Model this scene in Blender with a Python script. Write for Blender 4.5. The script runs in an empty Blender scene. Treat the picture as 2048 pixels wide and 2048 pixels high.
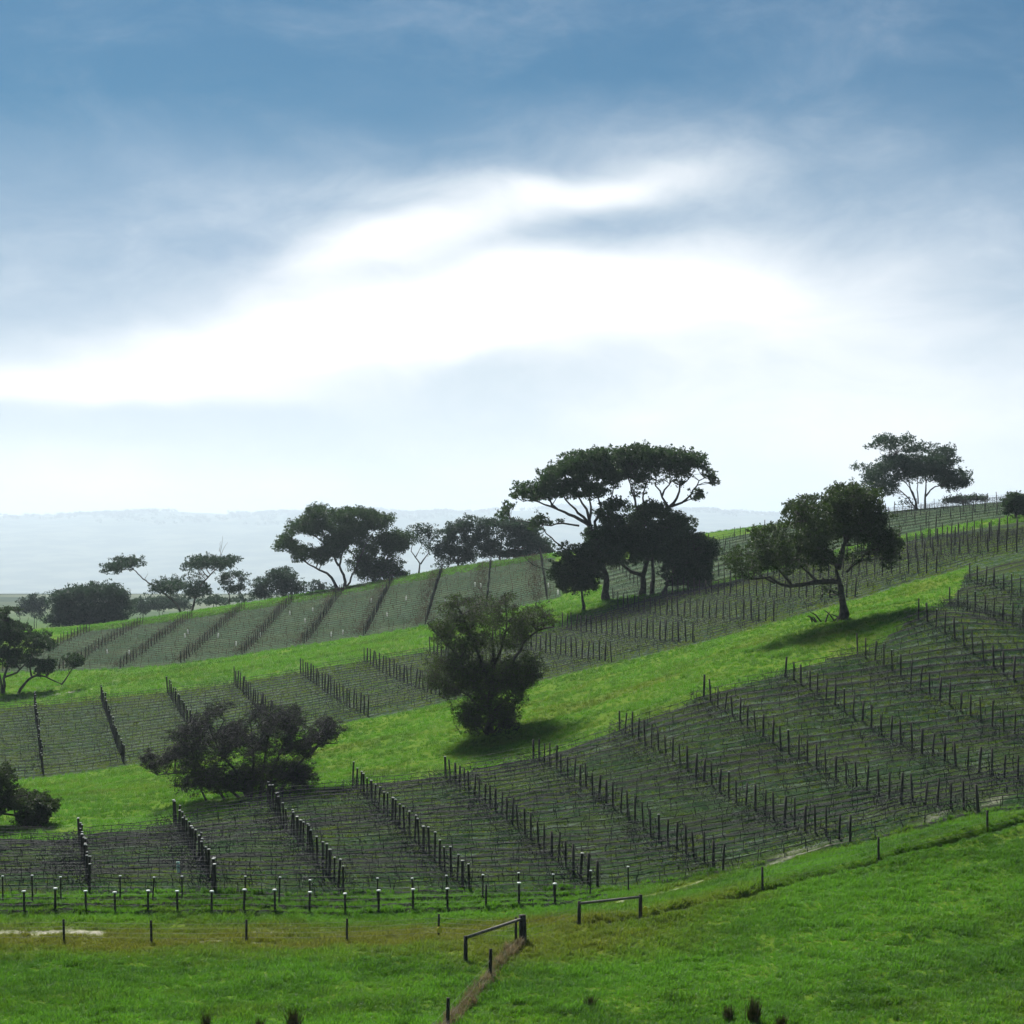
import bpy, math, random
import numpy as np
from mathutils import Vector

rng = np.random.default_rng(11)
random.seed(5)
R = math.radians
F = 3822.0            # focal length of the photograph in its own 2048 px pixels
HX, HY = 1024.0, 1040.0   # where the level line of sight meets the picture

# ------------------------------------------------------------------ camera, sky, sun, exposure
scene = bpy.context.scene
cam_data = bpy.data.cameras.new("camera")
cam = bpy.data.objects.new("camera", cam_data)
scene.collection.objects.link(cam)
cam.location = (0, 0, 0)
cam.rotation_euler = (R(90), 0, 0)
cam_data.sensor_width = 36.0
cam_data.lens = 36.0 * F / 2048.0
cam_data.shift_y = (HY - 1024.0) / 2048.0
cam_data.clip_start = 0.5
cam_data.clip_end = 60000
scene.camera = cam

SUN_EL, SUN_AZ = 48.0, -20.0      # azimuth from the view direction, negative = to the left
scene.view_settings.view_transform = 'Standard'
scene.view_settings.look = 'None'
scene.view_settings.exposure = 1.0
scene.view_settings.gamma = 1.0
scene.view_settings.use_curve_mapping = False
scene.cycles.use_denoising = True
scene.cycles.use_adaptive_sampling = True
scene.cycles.adaptive_threshold = 0.025
scene.cycles.max_bounces = 6
scene.cycles.diffuse_bounces = 2
scene.cycles.glossy_bounces = 1
scene.cycles.transmission_bounces = 3
scene.cycles.transparent_max_bounces = 4
scene.cycles.volume_bounces = 0
scene.cycles.caustics_reflective = False
scene.cycles.caustics_refractive = False

sun_data = bpy.data.lights.new("sun", 'SUN')
sun_data.energy = 4.6
sun_data.angle = R(13.0)
sun_data.color = (1.0, 0.97, 0.91)
sun = bpy.data.objects.new("sun", sun_data)
scene.collection.objects.link(sun)
sd = Vector((math.sin(R(SUN_AZ)) * math.cos(R(SUN_EL)), math.cos(R(SUN_AZ)) * math.cos(R(SUN_EL)), math.sin(R(SUN_EL))))
sun.rotation_euler = sd.to_track_quat('Z', 'Y').to_euler()


class NG:
    """small helper to write node graphs as expressions"""
    def __init__(self, tree):
        self.t = tree
        self.n = tree.nodes
        self.l = tree.links

    def put(self, sock, v):
        if hasattr(v, 'is_output') or hasattr(v, 'links'):
            self.l.new(v, sock)
        else:
            if isinstance(v, tuple) and len(v) == 3 and sock.type == 'RGBA':
                v = (*v, 1)
            sock.default_value = v

    def math(self, op, a, b=None, c=None, clamp=False):
        n = self.n.new('ShaderNodeMath'); n.operation = op; n.use_clamp = clamp
        self.put(n.inputs[0], a)
        if b is not None: self.put(n.inputs[1], b)
        if c is not None: self.put(n.inputs[2], c)
        return n.outputs[0]

    def mix(self, f, a, b, mode='MIX'):
        n = self.n.new('ShaderNodeMix'); n.data_type = 'RGBA'; n.blend_type = mode
        self.put(n.inputs[0], f); self.put(n.inputs[6], a); self.put(n.inputs[7], b)
        return n.outputs[2]

    def noise(self, vec, scale, detail=4, rough=0.55, dim='3D', dist=0.0):
        n = self.n.new('ShaderNodeTexNoise'); n.noise_dimensions = dim
        if vec is not None: self.l.new(vec, n.inputs['Vector'])
        n.inputs['Scale'].default_value = scale; n.inputs['Detail'].default_value = detail
        n.inputs['Roughness'].default_value = rough; n.inputs['Distortion'].default_value = dist
        return n.outputs[0]

    def step(self, v, lo, hi, a=0.0, b=1.0, smooth=True):
        n = self.n.new('ShaderNodeMapRange')
        if smooth: n.interpolation_type = 'SMOOTHSTEP'
        self.put(n.inputs[0], v)
        for k, x in zip((1, 2, 3, 4), (lo, hi, a, b)): n.inputs[k].default_value = x
        return n.outputs[0]

    def vec(self, x, y, z):
        n = self.n.new('ShaderNodeCombineXYZ')
        for k, v in enumerate((x, y, z)): self.put(n.inputs[k], v)
        return n.outputs[0]

    def attr(self, name, kind='GEOMETRY'):
        n = self.n.new('ShaderNodeAttribute'); n.attribute_name = name; n.attribute_type = kind
        return n.outputs['Fac']


world = bpy.data.worlds.new("World")
scene.world = world
world.use_nodes = True
wt = world.node_tree
wt.nodes.clear()
g = NG(wt)
out = wt.nodes.new('ShaderNodeOutputWorld')
bg = wt.nodes.new('ShaderNodeBackground')
wt.links.new(bg.outputs[0], out.inputs[0])
bg.inputs[1].default_value = 0.1
sky = wt.nodes.new('ShaderNodeTexSky')
sky.sky_type = 'NISHITA'
sky.sun_disc = False
sky.sun_elevation = R(SUN_EL)
sky.sun_rotation = R(SUN_AZ)
sky.air_density = 1.0
sky.dust_density = 0.6
sky.ozone_density = 2.5
tc = wt.nodes.new('ShaderNodeTexCoord')
sep = wt.nodes.new('ShaderNodeSeparateXYZ')
wt.links.new(tc.outputs['Generated'], sep.inputs[0])
dx, dy, dz = sep.outputs
hor = g.math('SQRT', g.math('ADD', g.math('MULTIPLY', dx, dx), g.math('MULTIPLY', dy, dy)))
u0 = g.math('ARCTAN2', dx, dy)                       # bearing
v0 = g.math('ARCTAN2', dz, hor)                      # elevation
# cloud space: stretched along the horizon, gently warped
wv = g.vec(g.math('MULTIPLY', u0, 5.0), g.math('MULTIPLY', v0, 11.0), 0.7)
w1 = g.noise(wv, 1.1, 3, 0.5)
w2 = g.noise(g.vec(g.math('MULTIPLY', u0, 5.0), g.math('MULTIPLY', v0, 11.0), 7.3), 1.1, 3, 0.5)
u = g.math('ADD', u0, g.math('MULTIPLY', g.math('SUBTRACT', w1, 0.5), 0.10))
v = g.math('ADD', v0, g.math('MULTIPLY', g.math('SUBTRACT', w2, 0.5), 0.055))


def blob(px, py, sx, sy, tilt, amp):
    """a soft lens-shaped bank of cloud round one bearing and elevation"""
    uc, vc = (px - HX) / F, (HY - py) / F
    a = g.math('SUBTRACT', u, uc)
    b = g.math('SUBTRACT', v, vc)
    b = g.math('SUBTRACT', b, g.math('MULTIPLY', a, tilt))
    a = g.math('MULTIPLY', a, F / sx)
    b = g.math('MULTIPLY', b, F / sy)
    q = g.math('ADD', g.math('MULTIPLY', a, a), g.math('MULTIPLY', b, b))
    return g.math('MULTIPLY', g.math('EXPONENT', g.math('MULTIPLY', q, -1.0)), amp)


total = None
for args in [(600, 695, 540, 66, 0.12, 0.9), (1000, 620, 440, 82, 0.08, 0.88), (1330, 545, 420, 95, -0.05, 0.5),
             (860, 480, 280, 50, 0.26, 0.6), (1150, 380, 330, 34, 0.04, 0.42), (60, 795, 460, 34, 0.02, 0.62),
             (1620, 660, 460, 230, -0.1, 0.28), (1190, 455, 170, 34, 0.12, -0.12), (1480, 330, 380, 90, -0.05, 0.2),
             (1550, 850, 700, 170, 0.0, 0.36), (330, 500, 520, 110, 0.2, 0.14), (200, 1000, 1100, 85, 0.0, 0.4), (420, 880, 420, 50, 0.05, -0.12)]:
    b = blob(*args)
    total = b if total is None else g.math('ADD', total, b)
# loose cloud everywhere else in the sky, of the same kind
nb = g.noise(g.vec(g.math('MULTIPLY', u, 4.0), g.math('MULTIPLY', v, 9.0), 2.2), 0.9, 5, 0.52)
fine = g.noise(g.vec(g.math('MULTIPLY', u, 13.0), g.math('MULTIPLY', v, 28.0), 4.2), 0.9, 6, 0.62, dist=0.25)
total = g.math('ADD', total, g.math('MULTIPLY', g.math('SUBTRACT', fine, 0.5), 0.6))
total = g.math('ADD', total, g.math('MULTIPLY', g.math('SUBTRACT', nb, 0.5), 0.45))
white = g.step(total, -0.08, 0.95)
veil = g.math('ADD', g.step(v0, 0.275, 0.08, -0.08, 0.85), g.math('MULTIPLY', g.math('SUBTRACT', nb, 0.5), 1.0), clamp=True)
blue = g.mix(1.0, sky.outputs[0], (0.088, 0.196, 0.248), 'MULTIPLY')
col = g.mix(veil, blue, (1.95, 2.6, 3.45))
col = g.mix(g.step(v0, 0.15, 0.02, 0.0, 0.88), col, (4.3, 4.8, 5.1))
col = g.mix(white, col, (5.7, 5.8, 5.85))
wt.links.new(col, bg.inputs[0])

# ------------------------------------------------------------------ helpers
COL = scene.collection


def XZ(px, py, Y):
    return (px - HX) * Y / F, (HY - py) * Y / F


def link(o, parent=None):
    COL.objects.link(o)
    if parent is not None:
        o.parent = parent
    return o


def tag(o, label=None, cat=None, group=None, kind=None):
    if label: o['label'] = label
    if cat: o['category'] = cat
    if group: o['group'] = group
    if kind: o['kind'] = kind
    return o


def empty(name, loc, label, cat, group=None):
    o = bpy.data.objects.new(name, None)
    o.empty_display_size = 0.3
    o.location = loc
    link(o)
    return tag(o, label, cat, group)


def mesh_np(name, verts, faces, mats, smooth=False, midx=None):
    """mesh from an (n,3) array and an (m,k) array of equal-sized faces"""
    verts = np.asarray(verts, dtype=np.float32)
    faces = np.asarray(faces, dtype=np.int32)
    me = bpy.data.meshes.new(name)
    m, k = faces.shape
    me.vertices.add(len(verts)); me.vertices.foreach_set('co', verts.ravel())
    me.loops.add(m * k); me.loops.foreach_set('vertex_index', faces.ravel())
    me.polygons.add(m)
    me.polygons.foreach_set('loop_start', np.arange(0, m * k, k, dtype=np.int32))
    if midx is not None:
        me.polygons.foreach_set('material_index', np.asarray(midx, dtype=np.int32))
    me.polygons.foreach_set('use_smooth', np.full(m, smooth))
    me.update(calc_edges=True)
    for mt in (mats if isinstance(mats, (list, tuple)) else [mats]):
        me.materials.append(mt)
    return me


class Tubes:
    """collects tapered tubes along polylines"""
    def __init__(self, sides=6):
        self.s = sides; self.v = []; self.f = []; self.n = 0

    def add(self, pts, rad):
        pts = np.asarray(pts, float); rad = np.asarray(rad, float) * np.ones(len(pts))
        s = self.s
        d = np.gradient(pts, axis=0)
        d /= np.linalg.norm(d, axis=1)[:, None] + 1e-9
        up = np.array([0.0, 1.0, 0.13]); up /= np.linalg.norm(up)
        a = np.cross(d, up)
        bad = np.linalg.norm(a, axis=1) < 0.1
        a[bad] = np.cross(d[bad], np.array([1.0, 0, 0]))
        a /= np.linalg.norm(a, axis=1)[:, None]
        b = np.cross(d, a)
        th = np.arange(s) * 2 * np.pi / s
        ring = (a[:, None, :] * np.cos(th)[None, :, None] + b[:, None, :] * np.sin(th)[None, :, None]) * rad[:, None, None]
        vv = (pts[:, None, :] + ring).reshape(-1, 3)
        self.v.append(vv)
        m = len(pts)
        i = np.arange(m - 1)[:, None] * s; j = np.arange(s)[None, :]; jn = (j + 1) % s
        f = np.stack([i + j, i + jn, i + s + jn, i + s + j], -1).reshape(-1, 4) + self.n
        self.f.append(f)
        self.n += len(vv)

    def add_many(self, p0, p1, p2, r0, r2):
        """many thin three-sided two-piece twigs at once"""
        p0, p1, p2 = (np.asarray(a, float) for a in (p0, p1, p2))
        n = len(p0)
        d = p2 - p0; d /= np.linalg.norm(d, axis=1)[:, None] + 1e-9
        a = np.stack([-d[:, 1], d[:, 0], 0 * d[:, 0]], -1) + np.array([[1e-4, 0, 0]])
        a /= np.linalg.norm(a, axis=1)[:, None]
        b = np.stack([d[:, 1] * a[:, 2] - d[:, 2] * a[:, 1], d[:, 2] * a[:, 0] - d[:, 0] * a[:, 2], d[:, 0] * a[:, 1] - d[:, 1] * a[:, 0]], -1)
        vs = []
        for p, r in ((p0, r0), (p1, (r0 + r2) * 0.55), (p2, r2)):
            for th in (0.3, 2.4, 4.5):
                vs.append(p + (a * math.cos(th) + b * math.sin(th)) * r)
        vv = np.stack(vs, 1).reshape(-1, 3)
        q = np.array([[k, (k + 1) % 3, 3 + (k + 1) % 3, 3 + k] for k in range(3)] + [[3 + k, 3 + (k + 1) % 3, 6 + (k + 1) % 3, 6 + k] for k in range(3)])
        self.v.append(vv); self.f.append((np.arange(n)[:, None, None] * 9 + q[None]).reshape(-1, 4) + self.n)
        self.n += len(vv)

    def mesh(self, name, mat, smooth=True, origin=(0, 0, 0)):
        return mesh_np(name, np.concatenate(self.v) - np.asarray(origin), np.concatenate(self.f), mat, smooth)


# ------------------------------------------------------------------ terrain: control points (px, py, distance)
CP = [
    # paddock in front and the fence line
    (0, 2048, 84), (500, 2048, 84), (1024, 2048, 83), (1500, 2048, 82), (2048, 2048, 80), (2048, 1900, 91), (2048, 1780, 99),
    (1650, 1900, 92), (1300, 1930, 92),
    (128, 1886, 101), (303, 1886, 101), (493, 1884, 101), (694, 1883, 101), (877, 1872, 101), (1045, 1882, 97), (1158, 1845, 99),
    (1281, 1832, 100), (1525, 1778, 103), (1757, 1718, 106), (1975, 1660, 108), (931, 1922, 94),
    (296, 1830, 108), (690, 1830, 108), (1038, 1826, 107),
    # near vineyard, first row and last row
    (183, 1788, 113), (427, 1790, 113), (686, 1793, 113), (940, 1787, 113), (1226, 1781, 113), (1473, 1745, 113), (1717, 1688, 113), (1948, 1632, 113),
    (147, 1682, 142), (351, 1650, 147), (529, 1602, 151), (740, 1570, 155), (946, 1546, 156), (1130, 1502, 157), (1290, 1440, 158), (1436, 1385, 160),
    (1600, 1338, 163), (1757, 1300, 166), (1905, 1217, 168),
    (2048, 1566, 123), (2048, 1465, 139), (2048, 1351, 154), (2048, 1260, 170),
    # grass strip, trees on it
    (985, 1468, 172), (490, 1592, 158), (40, 1652, 150), (1682, 1241, 183),
    # middle vineyard
    (85, 1558, 198), (253, 1530, 199), (490, 1483, 200), (745, 1432, 200), (905, 1398, 200), (1065, 1362, 200), (1225, 1325, 200), (1385, 1287, 200),
    (1538, 1246, 200), (1690, 1202, 200), (1845, 1156, 200), (2008, 1110, 200),
    (42, 1418, 243), (182, 1406, 243), (320, 1388, 244), (460, 1372, 244), (598, 1346, 245), (735, 1325, 245), (900, 1302, 245), (1110, 1262, 246),
    (1300, 1212, 246), (1500, 1165, 246), (1700, 1120, 246), (1835, 1090, 246), (2000, 1064, 246),
    # strip behind it and the far vineyard
    (110, 1345, 298), (300, 1335, 299), (600, 1292, 300), (850, 1252, 300), (1050, 1212, 300), (1215, 1198, 262), (1290, 1196, 266),
    (1450, 1105, 300), (1808, 1072, 268), (1970, 1044, 268), (2048, 1034, 268),
    (120, 1262, 385), (350, 1230, 385), (600, 1192, 385), (717, 1173, 385), (895, 1138, 385), (1043, 1117, 385), (1250, 1090, 380),
    (1450, 1063, 360), (1600, 1043, 350), (1790, 1022, 340), (2048, 1001, 340),
]
ctl = [((px - HX) * Y / F, Y, (HY - py) * Y / F) for px, py, Y in CP]
# beyond the frame and behind the crest
ctl += [(-60, 90, -22.6), (-62, 120, -22.8), (-75, 160, -23.6), (-90, 205, -26.5), (-110, 250, -24.5), (-125, 300, -24.3), (-150, 385, -23),
        (55, 90, -18.5), (65, 120, -12.5), (80, 170, -2.5), (95, 220, 3), (120, 280, 7), (150, 345, 8),
        (-190, 470, -31), (-100, 470, -27), (-40, 470, -21), (20, 470, -14), (80, 460, -8), (140, 460, -3),
        (-250, 600, -38), (-100, 600, -37), (50, 600, -34), (200, 600, -30)]
ctl = np.array(ctl)
_P = ctl[:, :2] / 100.0
def _phi(r2):
    return 0.5 * r2 * np.log(np.maximum(r2, 1e-12))
_n = len(_P)
_d2 = ((_P[:, None] - _P[None]) ** 2).sum(-1)
_A = np.zeros((_n + 3, _n + 3))
_A[:_n, :_n] = _phi(_d2) + np.eye(_n) * 0.0025
_A[:_n, _n] = 1; _A[:_n, _n + 1:] = _P
_A[_n, :_n] = 1; _A[_n + 1:, :_n] = _P.T
_W = np.linalg.solve(_A, np.concatenate([ctl[:, 2], np.zeros(3)]))


def smooth01(x, a, b):
    t = np.clip((x - a) / (b - a), 0, 1)
    return t * t * (3 - 2 * t)


def hashnoise(x, y, seed=0):
    """cheap smooth value noise"""
    xi = np.floor(x).astype(np.int64); yi = np.floor(y).astype(np.int64)
    fx = x - xi; fy = y - yi
    fx = fx * fx * (3 - 2 * fx); fy = fy * fy * (3 - 2 * fy)
    def h(a, b):
        n = (a * 374761393 + b * 668265263 + seed * 974711) & 0x7fffffff
        n = ((n ^ (n >> 13)) * 1274126177) & 0x7fffffff
        return ((n ^ (n >> 16)) & 0xffff) / 65535.0
    return (h(xi, yi) * (1 - fx) + h(xi + 1, yi) * fx) * (1 - fy) + (h(xi, yi + 1) * (1 - fx) + h(xi + 1, yi + 1) * fx) * fy


def far_z(X, Y):
    """the valley behind the crest and the long wooded ridge beyond it"""
    base = -42 - 400 * smooth01(Y, 640, 7800) + 0 * X
    ridge = 496 + 30 * np.sin(X / 1800.0 + 2.2) + 21 * np.sin(X / 720.0 + 0.5) + 40 * (hashnoise(X / 630.0 + 50, Y / 1400.0, 3) - 0.5) + X * 0.004 + 34 * (hashnoise(X / 160.0, Y / 1400.0, 5) - 0.5)
    t = smooth01(Y, 9700, 17500)
    back = 1 - 0.5 * smooth01(Y, 18100, 22500)
    return base + ridge * t * back


def _rbf(x, y):
    z = np.empty(len(x))
    for a in range(0, len(x), 40000):
        q = np.stack([x[a:a + 40000], y[a:a + 40000]], 1) / 100.0
        d2 = ((q[:, None] - _P[None]) ** 2).sum(-1)
        z[a:a + 40000] = _phi(d2) @ _W[:_n] + _W[_n] + q @ _W[_n + 1:]
    return z


_gx, _gy = np.meshgrid(np.arange(-330, 331.5, 1.5), np.arange(55, 650, 1.5))
_GZ = _rbf(_gx.ravel(), _gy.ravel()).reshape(_gx.shape)


def terrain(X, Y):
    X = np.asarray(X, float); Y = np.asarray(Y, float)
    sh = np.broadcast(X, Y).shape
    x = np.broadcast_to(X, sh).ravel(); y = np.broadcast_to(Y, sh).ravel()
    gx_ = np.clip((x + 330) / 1.5, 0, _GZ.shape[1] - 1.001); gy_ = np.clip((y - 55) / 1.5, 0, _GZ.shape[0] - 1.001)
    ix = gx_.astype(int); iy = gy_.astype(int); fx = gx_ - ix; fy = gy_ - iy
    z = (_GZ[iy, ix] * (1 - fx) + _GZ[iy, ix + 1] * fx) * (1 - fy) + (_GZ[iy + 1, ix] * (1 - fx) + _GZ[iy + 1, ix + 1] * fx) * fy
    w = smooth01(y, 520, 640)
    z = z * (1 - w) + far_z(x, y) * w
    zc = -1.75 - 0.315 * np.maximum(y, 0) + 0.0 * x
    w = smooth01(y, 58, 78)
    z = zc * (1 - w) + z * w
    return z.reshape(sh)


def tz(x, y):
    return float(terrain(np.array([x]), np.array([y]))[0])


def ground_at(px, py, y0=70.0, y1=520.0):
    """first point of the ground along a line of sight"""
    ys = np.linspace(y0, y1, 900)
    xs = (px - HX) / F * ys
    zs = terrain(xs, ys)
    diff = zs - (HY - py) / F * ys
    k = np.argmax(diff > 0)
    if diff[k] <= 0:
        k = int(np.argmin(np.abs(diff)))
        Y = ys[k]
    else:
        k = max(k, 1)
        t = diff[k - 1] / (diff[k - 1] - diff[k])
        Y = ys[k - 1] + t * (ys[k] - ys[k - 1])
    X = (px - HX) / F * Y
    return np.array([X, Y, tz(X, Y)])


# vineyard grids on plan: origin, along-row step, across-row step
class Grid:
    def __init__(s, O, U, V, y0):
        s.O = np.array(O); s.U = np.array(U); s.V = np.array(V); s.inv = np.linalg.inv(np.stack([s.U, s.V], 1)); s.y0 = y0
    def xy(s, i, j):
        return s.O + i * s.U + j * s.V
    def ij(s, X, Y):
        d = np.stack([np.asarray(X) - s.O[0], np.asarray(Y) - s.O[1]], -1)
        return d @ s.inv.T


near = Grid((-32.5, 113.0), (7.5, 0.0), (-0.25 * 1.65, 1.65), 113)
mid = Grid((-57.6, 200.0), (8.5, 0.0), (-0.27 * 2.0, 2.0), 200)
far = Grid((-71.3, 301.0), (9.6, 0.0), (0.0, 2.6), 301)
crest = Grid((35.0, 268.0), (5.2, 0.0), (-0.2, 6.0), 274)

# outlines of the blocks on plan
NEAR_TOP = np.array([(-80, 137), (-34, 141), (-27, 146), (-19.5, 150), (-11.5, 154.5), (-3, 155.5), (4.4, 156.5), (11, 157.5), (17.5, 159.5),
                     (24.5, 162.5), (31.5, 165.5), (36.5, 170.5), (40.5, 179), (44.3, 188), (47.5, 198), (52, 198.6), (100, 198.6)])
def near_top(X): return np.interp(X, NEAR_TOP[:, 0], NEAR_TOP[:, 1])
def near_front(X): return np.interp(X, [3, 8], [107.7, 111.6])
def near_mask(X, Y): return (Y > near_front(X)) & (Y < near_top(X) + 0.5)
def mid_back(X): return np.interp(X, [-90, -50, -25, 0, 8, 20, 60, 100], [245, 245, 246, 247, 246, 256, 258, 259])
def mid_mask(X, Y): return (Y > 198.5) & (Y < mid_back(X)) & (X > -95)
def far_mask(X, Y): return (Y > 299.5) & (Y < np.interp(X, [-110, -60, -40, 0, 20], [366, 370, 374, 378, 376])) & (X > -82) & (X < 8)
def crest_mask(X, Y): return (Y > np.interp(X, [14, 40, 60], [263, 268, 271])) & (Y < 331) & (X > 14)


def poly_dist(X, Y, pts):
    pts = np.asarray(pts, float)
    best = np.full(np.shape(X), 1e9)
    for a, b in zip(pts[:-1], pts[1:]):
        ab = b - a
        t = np.clip(((X - a[0]) * ab[0] + (Y - a[1]) * ab[1]) / (ab @ ab), 0, 1)
        best = np.minimum(best, np.hypot(X - a[0] - t * ab[0], Y - a[1] - t * ab[1]))
    return best


FENCE_R = [ground_at(*p) for p in [(1158, 1846), (1281, 1833), (1525, 1778), (1757, 1718), (1975, 1660), (2180, 1600)]]
FENCE_L = [ground_at(*p) for p in [(-60, 1887), (128, 1887), (303, 1887), (493, 1885), (694, 1884), (877, 1872)]]
STRAIN_L, STRAIN_R = ground_at(931, 1923), ground_at(1046, 1883)
SIDE = [ground_at(*p) for p in [(980, 1958), (895, 2062)]]
TRACK_R = np.array([ground_at(*p)[:2] for p in [(1240, 1806), (1400, 1764), (1600, 1713), (1800, 1662), (2048, 1598), (2200, 1560)]])
TRACK_L = np.array([ground_at(*p)[:2] for p in [(-150, 1858), (100, 1862), (190, 1864), (480, 1866), (800, 1862), (1100, 1842)]])
SAND_L = np.array([ground_at(*p)[:2] for p in [(-60, 1868), (60, 1868), (130, 1862), (190, 1866)]])
SAND_M = np.array([ground_at(*p)[:2] for p in [(405, 1887), (490, 1885), (560, 1886)]])
SAND_F = np.array([ground_at(*p)[:2] for p in [(75, 1394), (120, 1387), (175, 1380)]])
DITCH = np.array([(p[0] + 0.1, p[1] - 0.55) for p in FENCE_R])
SIDE_LINE = np.array([ground_at(*p)[:2] for p in [(1040, 1890), (1005, 1925), (965, 1975), (925, 2020), (880, 2075), (840, 2120)]])


def relief(X, Y):
    """small real relief on top of the broad land form"""
    d = poly_dist(X, Y, DITCH)
    z = -0.6 * np.exp(-(d / 0.42) ** 2) + 0.14 * np.exp(-((d - 1.1) / 0.5) ** 2)
    d = poly_dist(X, Y, SIDE_LINE)
    z = z + 0.12 * np.exp(-(d / 0.4) ** 2)
    for gr_, fn_, hh_ in ((near, near_mask, 0.24), (mid, mid_mask, 0.10)):
        ph = np.abs(gr_.ij(X, Y)[..., 1] - np.round(gr_.ij(X, Y)[..., 1]))
        z = z + fn_(X, Y) * hh_ * (1 - smooth01(ph, 0.05, 0.17)) * (0.6 + 0.8 * hashnoise(X / 1.7, Y / 1.7, 6))
    nearby = 1 - smooth01(Y, 150, 300)
    z = z + (hashnoise(X / 3.1, Y / 2.3, 1) - 0.5) * 0.22 * nearby
    z = z + (hashnoise(X / 0.9, Y / 0.7, 2) - 0.5) * 0.10 * nearby
    z = z + (hashnoise(X / 0.35, Y / 0.33, 4) - 0.5) * 0.07 * (1 - smooth01(Y, 105, 140))
    return z


def surf(X, Y):
    return terrain(X, Y) + relief(np.asarray(X, float), np.asarray(Y, float))


def sz(x, y):
    return float(surf(np.array([x]), np.array([y]))[0])


def dryness(X, Y):
    """0 lush .. 1 straw coloured: along the fence line, the track and in drifts"""
    fl = np.array([p[:2] for p in FENCE_L] + [STRAIN_L[:2] * 0.4 + STRAIN_R[:2] * 0.6] + [p[:2] for p in FENCE_R])
    d = poly_dist(X, Y, fl)
    leftish = 1 - smooth01(X, 8, 18)
    v = 0.6 * np.exp(-(d / 3.2) ** 2) * leftish + 0.12 * np.exp(-(d / 1.6) ** 2)
    v = v + 0.55 * np.exp(-(poly_dist(X, Y, TRACK_L) / 2.4) ** 2) + 0.45 * np.exp(-(poly_dist(X, Y, TRACK_R) / 1.2) ** 2)
    v = v + 0.3 * np.exp(-(poly_dist(X, Y, SIDE_LINE) / 0.2) ** 2)
    v = v + 0.75 * np.exp(-(((X - 4.5) / 5.0) ** 2 + ((Y - 95.5) / 2.2) ** 2))
    n = hashnoise(X / 6.0, Y / 3.2, 8) * 0.6 + hashnoise(X / 2.2, Y / 1.4, 9) * 0.4
    v = v * (0.55 + 0.9 * n) + 0.75 * np.clip(n - 0.58, 0, 1)
    strip = (np.exp(-((Y - 180) / 18) ** 2) + np.exp(-((Y - 272) / 18) ** 2)) * 0.32 * np.clip(n * 1.5 - 0.3, 0, 1)
    return np.clip(v + strip, 0, 1)


# ------------------------------------------------------------------ materials
def new_mat(name):
    m = bpy.data.materials.new(name); m.use_nodes = True
    m.node_tree.nodes.clear()
    o = m.node_tree.nodes.new('ShaderNodeOutputMaterial')
    return m, NG(m.node_tree), o


def simple_mat(name, c1, c2, scale=3.0, rough=0.85, bump=0.0, stretch=None, island=False):
    m, q, o = new_mat(name)
    p = q.n.new('ShaderNodeBsdfPrincipled')
    t = q.n.new('ShaderNodeTexCoord')
    vec = t.outputs['Object']
    if stretch:
        mp = q.n.new('ShaderNodeMapping'); mp.inputs['Scale'].default_value = stretch
        q.l.new(vec, mp.inputs[0]); vec = mp.outputs[0]
    nz = q.noise(vec, scale, 5, 0.6)
    f = q.step(nz, 0.32, 0.68)
    if island:
        oi = q.n.new('ShaderNodeObjectInfo')
        f = q.math('ADD', q.math('MULTIPLY', f, 0.6), q.math('MULTIPLY', oi.outputs['Random'], 0.4))
    q.put(p.inputs['Base Color'], q.mix(f, c1, c2))
    p.inputs['Roughness'].default_value = rough
    p.inputs['Specular IOR Level'].default_value = 0.25
    if bump:
        b = q.n.new('ShaderNodeBump'); b.inputs['Strength'].default_value = bump; b.inputs['Distance'].default_value = 0.03
        q.l.new(nz, b.inputs['Height']); q.l.new(b.outputs[0], p.inputs['Normal'])
    q.l.new(p.outputs[0], o.inputs[0])
    return m


def leaf_mat(name, c1, c2, trans, rough=0.55, tf=0.35, spec=0.3):
    m, q, o = new_mat(name)
    p = q.n.new('ShaderNodeBsdfPrincipled')
    geo = q.n.new('ShaderNodeNewGeometry')
    t = q.n.new('ShaderNodeTexCoord')
    f = q.math('ADD', q.math('MULTIPLY', geo.outputs['Random Per Island'], 0.6), q.math('MULTIPLY', q.noise(t.outputs['Object'], 0.45, 3), 0.5), clamp=True)
    q.put(p.inputs['Base Color'], q.mix(f, c1, c2))
    p.inputs['Roughness'].default_value = rough
    p.inputs['Specular IOR Level'].default_value = spec
    tr = q.n.new('ShaderNodeBsdfTranslucent')
    q.put(tr.inputs[0], q.mix(f, tuple(0.7 * c for c in trans), trans))
    ms = q.n.new('ShaderNodeMixShader'); ms.inputs[0].default_value = tf
    q.l.new(p.outputs[0], ms.inputs[1]); q.l.new(tr.outputs[0], ms.inputs[2])
    q.l.new(ms.outputs[0], o.inputs[0])
    return m


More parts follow.
